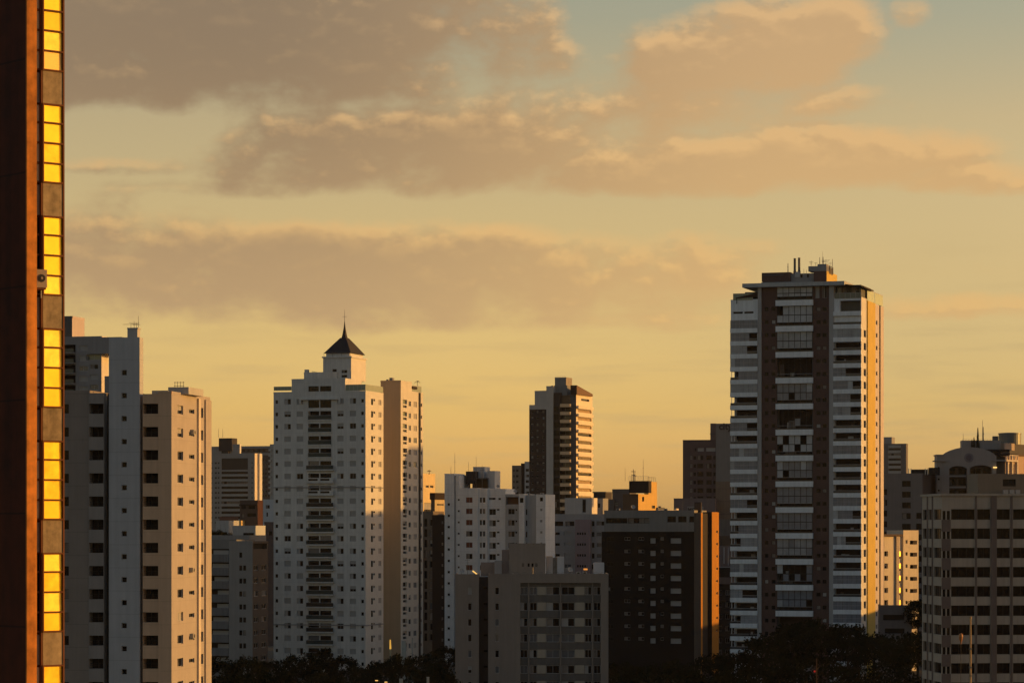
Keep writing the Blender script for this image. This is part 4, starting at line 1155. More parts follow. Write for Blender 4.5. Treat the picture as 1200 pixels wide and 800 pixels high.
# ------------------------------------------------------------------ the brick and white balcony tower
def balcony_tower():
    B = Bd('balcony_tower', 'tall white and brick balcony tower with flat overhanging roof and ochre sunlit flank', 1009.4, 658.0, -18.0, cat='tower')
    fy = 15.2
    U = lambda px, v=0: B.U(px, v)
    br = BRICK; wh = mat('balcony_white', (.72, .76, .78), streak=.16, scale=.8); pil = mat('pilaster_grey', (.38, .38, .375), streak=.12)
    rail_glass = mat('railing_smoke_glass', (.04, .045, .05), rough=.12)
    encl = [mat('enclosure_glass_a', (.30, .325, .35), rough=.2, vary=.3, scale=.8), mat('enclosure_glass_b', (.40, .43, .46), rough=.25, vary=.3, scale=.8), mat('enclosure_glass_c', (.20, .22, .25), rough=.15, vary=.3, scale=.8)]
    ysl = rows(384.5, fy, 27)
    # left stack
    f = [(861.0, 887.4, y + 2.5, y + 12.7, None, 2.2, INT) for y in ysl]
    f.append((859, 883, 363.5, 366.5, 'strip', .4))
    B.block(860.6, 888, 381.0, wh, v=.0, dep=16, f=[h for h in f if h[4] is None], coping=False)
    B.block(856.4, 888, 352.2, wh, v=.003, dep=15.9, ybot=381.02, f=[(859, 870.5, 364.6, 367, 'strip', .4), (872, 883, 364.6, 367, 'strip', .4)])
    b = MB()
    for y in ysl[:26]:
        b.box(U(856.4, .01), U(860.5, .01), .01, 1.9, B.Z(y + 2.6), B.Z(y - 2.0), wh)
    b.box(U(856.6), U(857.1), .4, .55, 0, B.Z(381.1), wh); B.part('end_balcony_slabs' if False else 'balcony_corner', b)
    def stack(ys, px0, px1, proj):
        for k, y in enumerate(ys):
            u0, u1 = U(px0), U(px1)
            z0, z1 = B.Z(y + 2.6), B.Z(y - 2.7)
            b = MB(); b.box(u0, u1, -proj, -.004, z0, z1, wh); b.box(u0, u1, -.003, 1.9, z0, z0 + .16, wh)
            o = B.part('balcony', b)
            zt = B.Z(y - 12.4)          # underside of the balcony above
            mode = RND.choices(['open', 'glazed', 'part', 'railed'], (3, 3, 3, 4))[0]
            g = MB()
            yy = -proj + .12
            if mode in ('glazed', 'part'):
                gm = RND.choice(encl[:1] + encl[2:] * 2)
                e = u1 if mode == 'glazed' else u0 + (u1 - u0) * RND.choice((.45, .62, .7))
                s0 = u0 if RND.random() < .7 or mode == 'glazed' else u0 + (u1 - e)
                if s0 != u0: e = u1
                n = max(2, int((e - s0) / .95))
                for i in range(n):
                    a, c = s0 + (e - s0) * i / n, s0 + (e - s0) * (i + 1) / n
                    g.quad((a + .02, yy + RND.uniform(-.008, .008), z1), (c - .02, yy + RND.uniform(-.008, .008), z1), (c - .02, yy, zt), (a + .02, yy, zt), gm if RND.random() < .93 else RND.choice(encl))
                    if i: g.box(a - .02, a + .02, yy - .02, yy - .012, z1, zt, FRAMED if RND.random() < .5 else FRAMEW)
                g.box(s0, e, yy - .03, yy - .012, z1 + .95, z1 + 1.0, FRAMEW)
                g.build('glazing', o)
            if mode in ('open', 'railed', 'part'):
                g = MB()
                g.box(u0 + .05, u1 - .05, yy + .03, yy + .05, z1, z1 + .5, rail_glass)
                g.box(u0 + .03, u1 - .03, yy + .02, yy + .07, z1 + .5, z1 + .57, FRAMEW)
                g.build('railing', o)
            if mode in ('open', 'railed'):
                for i in range(RND.randint(1, 3)):
                    g = MB()
                    a = RND.uniform(u0 + .3, u1 - 1.2)
                    g.box(a, a + RND.uniform(.4, 1.3), 1.3, 1.5, z0 + .2, z0 + RND.uniform(1.2, 2.3), RND.choice([CURT, SHUT, GREY, BROWN, BROWN]))
                    g.build('furnishing', o)
    stack(ysl[:26], 856.2, 888.2, .55)
    # brick piers and pilasters
    fb, fc = [], []
    for k, y in enumerate(rows(362.0, fy, 27)):
        fb += [(896.2, 900.4, y - 2.4, y + 2.2, 'pier', .2), (904.2, 908.8, y - 2.4, y + 2.2, 'pier', .2)]
        fc += [(956.6, 961.6, y - 2.4, y + 2.2, 'pier', .2), (963.8, 968.6, y - 2.4, y + 2.2, 'pier', .2)]
    B.block(888, 892.2, 334.4, pil, v=-.3, dep=16, name='pilaster', coping=False)
    B.block(892.2, 910.4, 334.4, br, v=.05, dep=16, f=fb, name='brick_pier', coping=False)
    B.block(952.6, 971.6, 334.4, br, v=.05, dep=16, f=fc + [(955.4, 960.2, 333.8 + .8, 349, 'pale', .3), (963.6, 968.8, 334.8, 349, 'curt3', .3)], name='brick_pier', coping=False)
    B.block(971.6, 977.0, 334.4, pil, v=-.3, dep=16, name='pilaster', coping=False)
    # double height centre
    ysc = rows(353.0, 30.5, 14)
    f = [(911.2, 952, y + 3.6, y + 26.8, None, 2.6, INT) for y in ysc] + [(911.2, 952, 334.8, 349.4, None, 1.2, INT)]
    B.block(910.4, 952.6, 334.4, mat('centre_recess_grey', (.16, .16, .155)), v=.6, dep=15, f=f, name='wall', coping=False)
    for k, y in enumerate(ysc[:13]):
        u0, u1 = U(909.6), U(953.2)
        z0, z1, zt = B.Z(y + 3.4), B.Z(y - 3.2), B.Z(y - 26.9)
        b = MB(); b.box(u0, u1, -.75, -.02, z0, z1, wh); b.box(u0 + .2, u1 - .2, -.02, .598, z0, z0 + .2, wh); o = B.part('balcony', b)
        yy = -.1
        kind = RND.choices(['full', 'blind', 'open', 'mixed'], (4, 2, 2, 3))[0]
        if k == 0: zt = B.Z(334.6); kind = 'full'
        g = MB()
        n = 6; gmc = RND.choice(encl)
        zm = z1 + (zt - z1) * .55
        for i in range(n):
            a, c = u0 + .25 + (u1 - u0 - .5) * i / n, u0 + .25 + (u1 - u0 - .5) * (i + 1) / n
            for za, zb_ in ((z1 + .9, zm), (zm, zt)):
                p = {'full': .95, 'blind': 0, 'open': .12, 'mixed': .6}[kind]
                if RND.random() < p:
                    j = RND.uniform(-.01, .01)
                    g.quad((a + .02, yy + j, za), (c - .02, yy - j, za), (c - .02, yy, zb_ - .03), (a + .02, yy, zb_ - .03), gmc if RND.random() < .88 else RND.choice(encl))
            if i: g.box(a - .06, a + .06, yy - .03, yy - .015, z1, zt, FRAMED)
        if kind != 'open': g.box(u0 + .25, u1 - .25, yy - .05, yy - .016, zm - .09, zm + .09, FRAMED)
        if kind == 'blind':
            bm = RND.choice([mat('olive_blind', (.14, .125, .095)), mat('grey_blind', (.26, .27, .29))])
            e = RND.choice((.45, .95))
            g.box(u0 + .3, u0 + (u1 - u0) * e, yy - .01, yy + .03, z1 + RND.choice((.9, 1.6)), zt, bm)
        g.box(u0 + .25, u1 - .25, yy - .04, yy - .016, z1 + .86, z1 + .92, FRAMEW)
        g.build('glazing', o)
        g = MB(); g.box(u0 + .1, u1 - .1, -.7, -.67, z1, z1 + .3, rail_glass); g.build('railing', o)
        if kind in ('open', 'mixed'):
            for i in range(4):
                g = MB()
                a = RND.uniform(u0 + .4, u1 - 1.6)
                g.box(a, a + RND.uniform(.5, 1.4), 1.2, 1.6, z0 + .25, z0 + RND.uniform(1.4, 4.5), RND.choice([CURT, SHUT, mat('olive_wall', (.12, .11, .085)), BROWN]))
                g.build('furnishing', o)
    # right stack
    ysr = rows(382.4, fy, 27)
    f = [(977.6, 1008.6, y + 2.5, y + 12.7, None, 2.2, INT) for y in ysr] + [(984, 1008.6, 351.6, 365, None, 1.6, mat('olive_wall', (.12, .11, .085)))]
    r = []
    for y in ysr: r.append((1012.2, 1014.9, y + 3, y + 11.4, 'dark', .4))
    side_white = mat('flank_white', (.60, .58, .52)); side_beige = mat('flank_beige', (.53, .47, .44), streak=.06)
    B.block(977.0, 1009.4, 349.6, wh, v=0, dep=16, f=f, r=r, pxr=1015.6, mr=side_white, name='wall')
    stack([y for y in ysr[:24]], 976.8, 1009.6, .55)
    b = MB(); b.box(U(976.8), U(1009.6), -.55, -.004, B.Z(369.6), B.Z(364.4), wh); o = B.part('balcony', b)
    # ochre and beige flank stepping out to the back
    va, vb, vc = B.V(1015.6), B.V(1024.4), B.V(1034.6)
    zt1 = B.Z(349.8)
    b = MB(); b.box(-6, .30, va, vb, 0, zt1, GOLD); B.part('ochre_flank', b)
    b = MB()
    holes = [(B.V(1025.5), B.V(1027.2), B.Z(y + 2.6), B.Z(y - 2.6), 'small', .2, None) for y in rows(372, fy, 26)]
    B.facade(b, 'R', vb + .003, vc, 0, zt1 - .1, .2, holes, side_beige)
    b.quad((-6, vc, 0), (.2, vc, 0), (.2, vc, zt1), (-6, vc, zt1), side_beige); b.quad((-6, vb, zt1 - .1), (.2, vb, zt1 - .1), (.2, vc, zt1 - .1), (-6, vc, zt1 - .1), CONC)
    B.part('beige_flank', b)
    b = MB(); v_ = B.V(1029.7); b.box(.21, .42, v_ - .25, v_ + .25, 0, zt1, FRAMED); B.part('downpipe', b)
    for (p0, p1) in ((1016, 1024.2), (1024.8, 1034.2)):
        b = MB(); b.box(.02, .07, B.V(p0), B.V(p1), zt1 + .05, B.Z(337), mat('sunny_terrace_glass', (.42, .46, .22), rough=.2)); b.box(.0, .1, B.V(p0), B.V(p1), B.Z(337), B.Z(336.2), FRAMEW); B.part('railing', b)
    # top terraces
    B.block(892.2, 952.0, 329.2, GREY, v=2.0, dep=12, ybot=334.4, name='attic', coping=False)
    f = [(981, 986, 336, 347.5, 'blue', .3), (987, 997, 336, 347.5, 'dark', .3), (998, 1007, 336, 347.5, 'curt3', .3)]
    B.block(977.1, 1009.0, 333.6, mat('attic_grey_green', (.10, .105, .09)), v=1.6, dep=12, ybot=349.7, f=f, name='attic', coping=False)
    B.block(873, 887.8, 342.0, mat('attic_grey_green', (.10, .105, .09)), v=2.6, dep=10, ybot=352.4, f=[(876, 886, 343.5, 351, 'dark', .3)], name='attic', coping=False)
    b = MB()
    za, zb_ = B.Z(345.2), B.Z(339.6)
    ua, ub = U(862.6), U(888)
    b.poly([(ua, -.2, za), (ub, -.2, zb_), (ub, 6, zb_), (ua, 6, za)], DBROWN); b.poly([(ua, -.2, za - .2), (ub, -.2, za + .1), (ub, 6, za + .1), (ua, 6, za - .2)], DBROWN)
    b.poly([(ua, -.2, za - .2), (ub, -.2, za + .1), (ub, -.2, zb_), (ua, -.2, za)], DBROWN); b.poly([(ua, 6, za - .2), (ub, 6, za + .1), (ub, 6, zb_), (ua, 6, za)], DBROWN)
    b.box(ua + .1, ua + .25, -.15, 0, B.Z(352.2), za - .1, FRAMED); B.part('awning', b)
    B.rail(859.2, 882, 343.4, 351.6, -.1, mat('terrace_green_glass', (.25, .29, .22), rough=.15), 4)
    B.rail(978, 1009, 342.6, 349.4, -.1, mat('terrace_grey_glass', (.14, .155, .13), rough=.15), 5)
    # flat roof slab, canopy and roof houses
    b = MB(); b.box(U(871.4), U(990.8), -1.4, 13, B.Z(333.8), B.Z(329.2), mat('roof_slab_white', (.40, .42, .42), streak=.2)); B.part('roof', b)
    b = MB()
    zA, zB = B.Z(332.4), B.Z(335.8)
    b.poly([(U(990.9), -.6, zA), (U(1009) + .8, -.6, zB), (U(1009) + .8, 11, zB), (U(990.9), 11, zA)], SLATE)
    b.poly([(U(990.9), -.6, zA - .25), (U(1009) + .8, -.6, zB - .25), (U(1009) + .8, -.6, zB), (U(990.9), -.6, zA)], DBROWN)
    b.poly([(U(990.9), -.6, zA - .25), (U(1009) + .8, -.6, zB - .25), (U(1009) + .8, 11, zB - .25), (U(990.9), 11, zA - .25)], DBROWN)
    b.poly([(U(1009) + .8, -.6, zB - .25), (U(1009) + .8, 11, zB - .25), (U(1009) + .8, 11, zB), (U(1009) + .8, -.6, zB)], DBROWN)
    B.part('canopy', b)
    B.block(892.6, 926, 318.8, br, v=2.5, dep=8, ybot=329.3, name='roof_house', coping=False)
    b = MB(); b.box(U(892), U(918, 2.4), 2.3, 10.6, B.Z(318.9), B.Z(317.8), DGREY); B.part('tank_lid', b)
    B.block(924, 953.6, 320.0, GREY, v=3.2, dep=7, ybot=329.3, f=[(938, 940.5, 321, 325, 'dark', .2), (945.5, 948, 321, 325, 'dark', .2)], name='roof_house', coping=False)
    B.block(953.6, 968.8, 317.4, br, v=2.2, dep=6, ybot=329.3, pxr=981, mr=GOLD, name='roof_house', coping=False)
    B.block(947.2, 968.6, 311.4, GREY, v=2.6, dep=4, ybot=317.4, name='roof_house', coping=False)
    B.block(958, 968.4, 309.2, GREY, v=3.0, dep=3, ybot=311.5, name='roof_house', coping=False)
    b = MB()
    for v_, zz in ((3.4, 308.6), (5.2, 308.4), (7.2, 309)):
        b.box(.0 + B.U(968.8) - .2, B.U(968.8), v_, v_ + .25, B.Z(317.4), B.Z(zz), METAL)
    b.box(B.U(968.8) - .8, B.U(968.8) - .3, 5.4, 8.4, B.Z(317.4), B.Z(310.5), CONC); B.part('plant_frame', b)
    for px0, top in ((931.4, 298.4), (936.5, 297.8)):
        b = MB(); u = U(px0, 4)
        b.tube((u, 4, B.Z(320)), (u, 4, B.Z(313.5)), .34, .34, mat('flue_brown', (.16, .11, .09)), 10); b.tube((u, 4, B.Z(313.5)), (u, 4, B.Z(top)), .27, .25, mat('flue_grey', (.14, .135, .13)), 10)
        for i in range(7):
            z = B.Z(313) + (B.Z(top) - B.Z(313)) * i / 6.5; b.tube((u, 4, z), (u, 4, z + .12), .30, .30, DGREY, 10)
        B.part('flue', b)
    B.bx('flue_box', 931.6, 937.2, 318.4, 324.5, 3.0, .8, GREYW)
    for px, yt, yb, v, rr, bars in ((923.4, 308.5, 319.5, 3.6, .12, ((.6, .12),)), (950.6, 305, 311.4, 3, .06, ((.7, .5), (.45, .35))), (956, 307.5, 311.4, 3, .06, ((.8, .4),)), (960.6, 301.5, 309.2, 3.2, .1, ()), (964.6, 301, 309.2, 3.2, .12, ((.35, .3),)),
                                    (964, 295, 309, 3.5, .04, ()), (967.8, 303.6, 309.2, 3.3, .04, ((.8, 1.0), (.6, .7), (.4, .5))), (972.8, 306.5, 317, 4, .05, ((.8, .6),)), (975.4, 303.5, 317, 4.6, .09, ()), (942, 315, 320, 3.5, .05, ()), (945, 316, 320, 3.5, .05, ())):
        B.mast(px, yt, yb, v, rr, bars)
    B.finish()
balcony_tower()


# ------------------------------------------------------------------ right of the balcony tower
def right_group():
    B = Bd('office_block', 'far grey slab with pale bands right beside the balcony tower', 1062.0, 1650.0, -20.0)
    gw = mat('far_band_grey', (.16, .15, .145))
    f = [(1041.5, 1055.5, y - 1.2, y + 1.4, 'strip', .5) for y in rows(526, 6.0, 12)]
    B.block(1034, 1062, 520.2, gw, dep=12, f=f, pxr=1064)
    for y in rows(523, 6.0, 12):
        b = MB(); b.box(B.U(1041.2), B.U(1055.8), -.9, -.01, B.Z(y + 1.5), B.Z(y - 1.6), mat('far_band_white', (.36, .355, .335))); B.part('balcony', b)
    B.block(1034, 1045, 512.6, GREY, v=2, dep=8, ybot=520.3, name='penthouse')
    B.finish()
    B = Bd('apartment_building', 'grey-brown flats with square dark windows and roof tanks behind the ribbon-window block', 1081.0, 792.0, -20.0)
    gw = mat('flats_grey_brown', (.20, .18, .165), streak=.12)
    f = []
    for y in rows(566.5, 12.6, 12): f += [(1057, 1067.2, y - 3.5, y + 3.5, 'dark', .4), (1073.5, 1080, y + 34, y + 41, 'dark', .4), (1035, 1039.5, y + 6, y + 13, 'dark', .4)]
    B.block(1030, 1081, 555.8, gw, dep=14, f=f, pxr=1101, mr=mat('flats_brown_side', (.15, .105, .085)))
    b = MB()
    for a, c, z in ((1068, 1083.4, 549.4), (1088, 1097, 547.4)):
        b.box(B.U(a, 3), B.U(c, 3), 3, 8, B.Z(556), B.Z(z), mat('tank_black', (.02, .018, .018)))
    B.part('roof_tank', b)
    b = MB()
    for px in (1064.5, 1067.2, 1084, 1086.6): b.box(B.U(px, 2.6), B.U(px + .8, 2.6), 2.5, 2.7, B.Z(556), B.Z(548.4), mat('sunny_white', (.66, .60, .50)))
    B.part('railing', b)
    B.finish()
    B = Bd('apartment_building', 'bluish white windowless stack above the bright cream flats', 1063.6, 800.0, -8.0)
    B.block(1043.6, 1056.3, 590.6, mat('stack_blue_white', (.27, .295, .305), streak=.2), v=.0, dep=6)
    B.block(1056.5, 1063.6, 592.2, mat('stack_blue_white', (.27, .295, .305), streak=.2), v=.2, dep=6)
    b = MB(); b.box(B.U(1044), B.U(1054), -.2, -.01, B.Z(590.4), B.Z(589.2), DGREY); B.part('cornice', b)
    B.finish()
    # bright cream flats turned to the sun
    B = Bd('apartment_building', 'bright cream sunlit flats with dark loggias, low beside the ochre flank of the balcony tower', 1036.0, 733.0, -48.0)
    cr = mat('sunny_cream', (.68, .60, .46)); ye = mat('sun_glint_window', (.72, .42, .10), rough=.4, metal=.7)  # gold metal colour stands in for sun reflected in the panes
    r = []
    ys = rows(634.5, 14.3, 9)
    for y in ys: r += [(1036.3, 1040.6, y + 11, y + 17, 'mixd', .6), (1059.4, 1061.8, y - 2, y + 2, 'dark', .3), (1064.6, 1073, y - 1.4, y + 3.2, None, 1.4, VOID)]
    B.block(1031, 1036, 627.5, cr, pxr=1056.8, mr=cr, r=[h for h in r if h[0] < 1056])
    b = MB()
    v0, v1 = B.V(1056.8), B.V(1074.6)
    hs = [(B.V(h[0]), B.V(h[1]), B.Z(h[3]), B.Z(h[2])) + tuple(h[4:]) for h in r if h[0] > 1056]
    hs = [h if len(h) > 6 else h + (None,) for h in hs]
    B.facade(b, 'R', v0, v1, 0, B.Z(621), .5, hs, cr)
    b.quad((-5, v1, 0), (.5, v1, 0), (.5, v1, B.Z(621)), (-5, v1, B.Z(621)), cr); b.quad((-5, v0, B.Z(621)), (.5, v0, B.Z(621)), (.5, v1, B.Z(621)), (-5, v1, B.Z(621)), CONC)
    b.quad((-5, v0, 0), (.5, v0, 0), (.5, v0, B.Z(621)), (-5, v0, B.Z(621)), cr)
    B.part('wall', b)
    for y in ys[1:]:
        b = MB(); b.box(.02, .10, B.V(1053.2), B.V(1056.0), B.Z(y + 2.8), B.Z(y - 3), ye); b.box(.03, .5, B.V(1053.4), B.V(1055), B.Z(y + 5.4), B.Z(y + 3.4), DGREY); B.part('sun_glint_window', b)
    b = MB(); b.box(.02, .45, B.V(1049), B.V(1052.2), 0, B.Z(627), mat('cream_shade', (.5, .42, .33))); B.part('pilaster', b)
    b = MB(); b.box(-5, .62, B.V(1034), B.V(1056), B.Z(628), B.Z(625.6), BROWN); B.part('roof', b)
    B.finish()
    B = Bd('garage', 'low grey two-storey garage with dark strip openings at the foot of the balcony tower', 1068.5, 640.0, -6.0)
    B.block(1030, 1068.5, 710.5, mat('garage_grey', (.16, .135, .125)), dep=8, f=[(1035, 1060, 720, 726.5, None, 1.0, VOID), (1037, 1060, 736, 742, None, 1.0, VOID), (1063, 1066, 720, 726, 'dark', .3)])
    B.finish()

    # arched house
    B = Bd('arched_building', 'beige building with a great arched gable, round medallion and twin arched openings', 1178.0, 800.0, -4.0, cat='building')
    w = mat('arch_beige', (.33, .29, .26), streak=.10)
    U = lambda px, v=0: B.U(px, v)
    # gable outline built as a thick slab with the arched openings cut out as columns of quads
    def top_y(px):
        t = (px - 1135.5) / 32.0
        return 523.6 + 10.5 * (1 - math.sqrt(max(0, 1 - min(1, abs(t)) ** 2 * .86))) / (1 - math.sqrt(.14)) if abs(t) <= 1 else 534.1
    def open_y(px):
        for a, c, yc in ((1112.2, 1133.2, 545.6), (1136.4, 1162.6, 544.8)):
            if a < px < c:
                t = (px - (a + c) / 2) / ((c - a) / 2)
                return yc + 5.0 * (1 - math.sqrt(max(0, 1 - t * t * .95)))
        return None
    b = MB()
    cols = [1104 + .6 * i for i in range(107)]
    for p0, p1 in zip(cols[:-1], cols[1:]):
        pm = (p0 + p1) / 2
        yo = open_y(pm)
        zb = B.Z(yo) if yo else 0.0
        zt0, zt1 = B.Z(top_y(p0)), B.Z(top_y(p1))
        a, c = U(p0), U(p1)
        b.quad((a, 0, zb), (c, 0, zb), (c, 0, zt1), (a, 0, zt0), w)
        b.quad((a, 0, zt0), (c, 0, zt1), (c, 3.0, zt1), (a, 3.0, zt0), w)
        b.quad((a, 3, zb), (c, 3, zb), (c, 3, zt1), (a, 3, zt0), w)
        if yo: b.quad((a, 0, zb), (c, 0, zb), (c, 3.0, zb), (a, 3.0, zb), w)
    for px in (1112.2, 1133.2, 1136.4, 1162.6):
        b.quad((U(px), 0, 0), (U(px), 3, 0), (U(px), 3, B.Z(548)), (U(px), 0, B.Z(548)), w)
    B.part('arched_gable', b)
    f = []
    for y in (552, 565, 578, 591): f += [(1112, 1120, y - 3.5, y + 3.2, 'dark', .4), (1123, 1132.8, y - 4, y + 3.2, 'dark', .4), (1137, 1150, y - 4, y + 3.2, 'mixd', .4), (1152, 1161, y - 4, y + 3.2, 'dark', .4)]
    B.block(1106, 1178, 536, mat('arch_back_wall', (.13, .105, .085)), v=3.02, dep=14, f=f)
    for y in (557.5, 570.5, 583.5):
        b = MB(); b.box(U(1112.3), U(1133.1), .6, 3.0, B.Z(y + .9), B.Z(y - .9), w); b.box(U(1136.5), U(1162.5), .6, 3.0, B.Z(y + .9), B.Z(y - .9), w); B.part('balcony_floor', b)
    B.block(1097.6, 1104.0, 533.4, w, v=-.4, dep=8, f=[(1099, 1101.4, y - 1.3, y + 1.3, 'small', .3) for y in rows(548, 13.2, 5)], name='turret', coping=False)
    b = MB(); b.box(U(1095.2), U(1108.5), -.9, 8, B.Z(540), B.Z(538.8), w); b.box(U(1096.4), U(1104.6), -.7, 8, B.Z(533.4), B.Z(532.2), w); b.box(U(1162), U(1178), -.3, 8, B.Z(540), B.Z(538.4), w); B.part('cornice', b)
    b = MB(); uc, zc = U(1135.4), B.Z(536)
    b.tube((uc, -.14, zc), (uc, -.002, zc), 1.28, 1.28, mat('medallion_grey', (.20, .18, .19)), 28); m_ = B.part('medallion', b)
    b = MB(); b.tube((uc, -.2, zc), (uc, -.145, zc), .85, .85, mat('medallion_mauve', (.13, .11, .125)), 6); b.build('emblem', m_)
    B.block(1127.4, 1173, 517.2, w, v=6, dep=6, ybot=536, name='penthouse')
    b = MB(); b.box(-4, 0, 0, 9, B.Z(526), B.Z(517.6), mat('arch_sunny_box', (.45, .36, .29))); B.part('penthouse', b, (U(1177, 8), 8, 0), R(-24))
    B.block(1149, 1171, 519.5, mat('arch_pale_roofhouse', (.27, .26, .25)), v=5, dep=.9, ybot=527, name='penthouse', coping=False)
    b = MB(); b.box(U(1154), U(1184), 2, 12, B.Z(528.5), B.Z(526), DBROWN); b.box(U(1160), U(1184), 1, 12, B.Z(533), B.Z(530.6), DBROWN); B.part('eave', b)
    B.bx('water_tank', 1164, 1170, 510.8, 517.2, 7, 3, DGREY)
    B.rail(1128, 1164, 514.4, 516.8, 6.3, None, 10, pane=False)
    for px, yt, yb, rr, bars in ((1128.8, 508, 517, .06, ()), (1151.4, 492, 516, .07, ()), (1152.2, 500, 516, .16, ((.5, .25),)), (1172.5, 511, 517, .05, ((.7, .7),)), (1175.6, 508, 517, .06, ((.6, .8), (.85, .6))), (1180, 512, 517, .05, ((.8, .6),))):
        B.mast(px, yt, yb, 7, rr, bars)
    lm = mat('lantern_glow', (.7, .5, .2), emit=((1.0, .62, .18), .9))
    b = MB(); b.box(U(1164), U(1168.2), -.35, -.02, B.Z(548), B.Z(546.8), lm); B.part('wall_lamp', b)
    B.finish()
    for px, yt, rr, txt in ((1145.9, 500.6, .55, 'tallest'), (1141.4, 512, .42, 'middle-sized'), (1139.0, 515, .38, 'shortest')):
        k = bpy.data.objects.new('cypress_tree', None); COL.objects.link(k)
        p = B.root.matrix_basis @ Vector((U(px, 5.5), 5.5, 0)); zb = B.Z(536); zt = B.Z(yt)
        k.location = (p.x, p.y, zb); tag(k, f'{txt} of the dark slender cypresses above the arched gable', 'tree', 'cypresses on the arched building')
        hh = zt - zb
        b = MB(); b.tube((0, 0, .002), (0, 0, hh * .3), .12, .08, BROWN, 6); b.build('trunk', k)
        b = MB(); cg = mat('cypress_green', (.022, .028, .014))
        for i in range(420):
            t = RND.random() ** .8; z = hh * (.06 + .92 * t); r0 = rr * (1 - t) ** .8 * min(1, 6 * t + .3) + .03
            a = RND.uniform(0, 6.28); rad = r0 * RND.uniform(.5, 1.05)
            x, y = rad * math.cos(a), rad * math.sin(a); s_ = .16
            b.quad((x - s_ * .5, y, z), (x + s_ * .5, y + s_ * .4, z), (x + s_ * .3, y, z + s_ * 2.4), (x - s_ * .3, y - s_ * .3, z + s_ * 2.4), cg)
        b.build('crown', k)
    # sunlit neighbour behind
    B = Bd('apartment_building', 'sunlit peach flats with white balustrades and a steel roof drum behind the arched gable', 1176.0, 850.0, -40.0)
    pe = mat('peach_wall', (.46, .34, .26)); pw = mat('balustrade_white', (.62, .56, .48))
    B.block(1172, 1176, 533, pe, pxr=1212, mr=pe, r=[(1181, 1183.6, 543, 557, 'dark', .3), (1186.4, 1189, 543, 557, 'dark', .3), (1179, 1181, 534, 536.6, 'small', .3), (1187, 1190, 531, 536, 'pale', .3)], coping=False)
    b = MB(); b.box(.01, .9, B.V(1176.4), B.V(1190.4), B.Z(540.4), B.Z(538.4), pw)
    for px in (1177, 1180, 1183, 1186, 1189.6): b.box(.6, .85, B.V(px), B.V(px + .5), B.Z(538.4), B.Z(533.4), pw)
    b.box(.6, .85, B.V(1176.4), B.V(1190.4), B.Z(533.4), B.Z(532.6), pw); B.part('balustrade', b)
    for px in (1179.5, 1184.6, 1190.4):
        b = MB(); b.box(.005, .5, B.V(px), B.V(px + 1.3), 0, B.Z(540.6), pw); B.part('pilaster', b)
    b = MB(); b.box(-6, .4, B.V(1191.6), B.V(1212), B.Z(533.4), B.Z(531.6), BROWN); B.part('eave', b)
    B.block(1170, 1176, 520.5, GREY, v=B.V(1185), dep=6, ybot=531, name='roof_house') if False else None
    b = MB(); b.box(-9, -.8, B.V(1186), B.V(1212), B.Z(531.4), B.Z(519.5), mat('shade_dark_roof_house', (.09, .085, .085))); B.part('roof_house', b)  # base darkened so the sunlit face looks shaded
    b = MB(); uc, vc_ = -4.5, B.V(1199); rr = 3.3
    b.lathe(uc, vc_, [(rr, B.Z(519.4)), (rr, B.Z(507.2)), (rr + .12, B.Z(507.2)), (rr + .12, B.Z(505.8)), (rr * .4, B.Z(505.2))], mat('steel_drum', (.13, .145, .15), rough=.45, metal=.3), 28); B.part('water_tank', b)
    B.finish()

    # ribbon-window block at the frame edge
    B = Bd('office_block', 'dark office block with brown ribbon windows and beige bands at the photo corner', 1104.0, 452.0, 5.0)
    fy = 22.55; dz = fy * B.Y / F
    bd = mat('ribbon_beige_band', (.37, .325, .265), streak=.2, vary=.12); pr = mat('ribbon_mauve_pier', (.15, .12, .107), streak=.15)
    ys = rows(602.2, fy, 12)
    f = []
    for y in ys:
        for a, c in ((1104.6, 1108.2), (1109.6, 1113.3), (1114.6, 1142.4), (1145.2, 1160.6), (1168.2, 1183.6), (1187.2, 1206), (1209, 1240)):
            off = 2.0 if c < 1114 else 0
            f.append((a, c, y - 6 + off, y + 6.4, 'ribbon', .35))
    lft = []
    for y in ys:
        for a, c in ((1081.6, 1086.2), (1088.0, 1091.6), (1094.2, 1103.0)): lft.append((a, c, y - 6, y + 6.4, 'ribbon', .35))
    k = (1080.6 - 600) / F
    # depth of the left side from where its far end shows
    dl = (k * (B.Y) - B.X) / (-B.s - k * B.c)
    u1 = B.U(1250); b = MB(); zt = B.Z(580.6)
    hs = [(B.U(h[0]), B.U(h[1]), B.Z(h[3]), B.Z(h[2]), h[4], h[5], None) for h in f]
    B.facade(b, 'F', 0, u1, 0, zt, 0, hs, bd)
    hs = [(B.V(h[1]), B.V(h[0]), B.Z(h[3]), B.Z(h[2]), h[4], h[5], None) for h in lft]
    B.facade(b, 'L', 0, dl, 0, zt, 0, hs, bd)
    b.quad((0, dl, 0), (u1, dl, 0), (u1, dl, zt), (0, dl, zt), bd); b.quad((u1, 0, 0), (u1, dl, 0), (u1, dl, zt), (u1, 0, zt), bd); b.quad((0, 0, zt), (u1, 0, zt), (u1, dl, zt), (0, dl, zt), CONC)
    B.part('wall', b)
    for a, c, e in ((1103.4, 1114.2, .02), (1142.8, 1144.8, .10), (1160.9, 1167.8, .16), (1184.1, 1186.6, .10)):
        m_ = pr
        if a == 1103.4:
            for y in ys:
                b = MB(); b.box(B.U(a), B.U(c), -e, -.002, B.Z(y + 6.4 + 14.0), B.Z(y + 6.5), m_); B.part('pier_panel', b)
            continue
        b = MB(); b.box(B.U(a), B.U(c), -e, -.002, 0, zt, m_); B.part('pier', b)
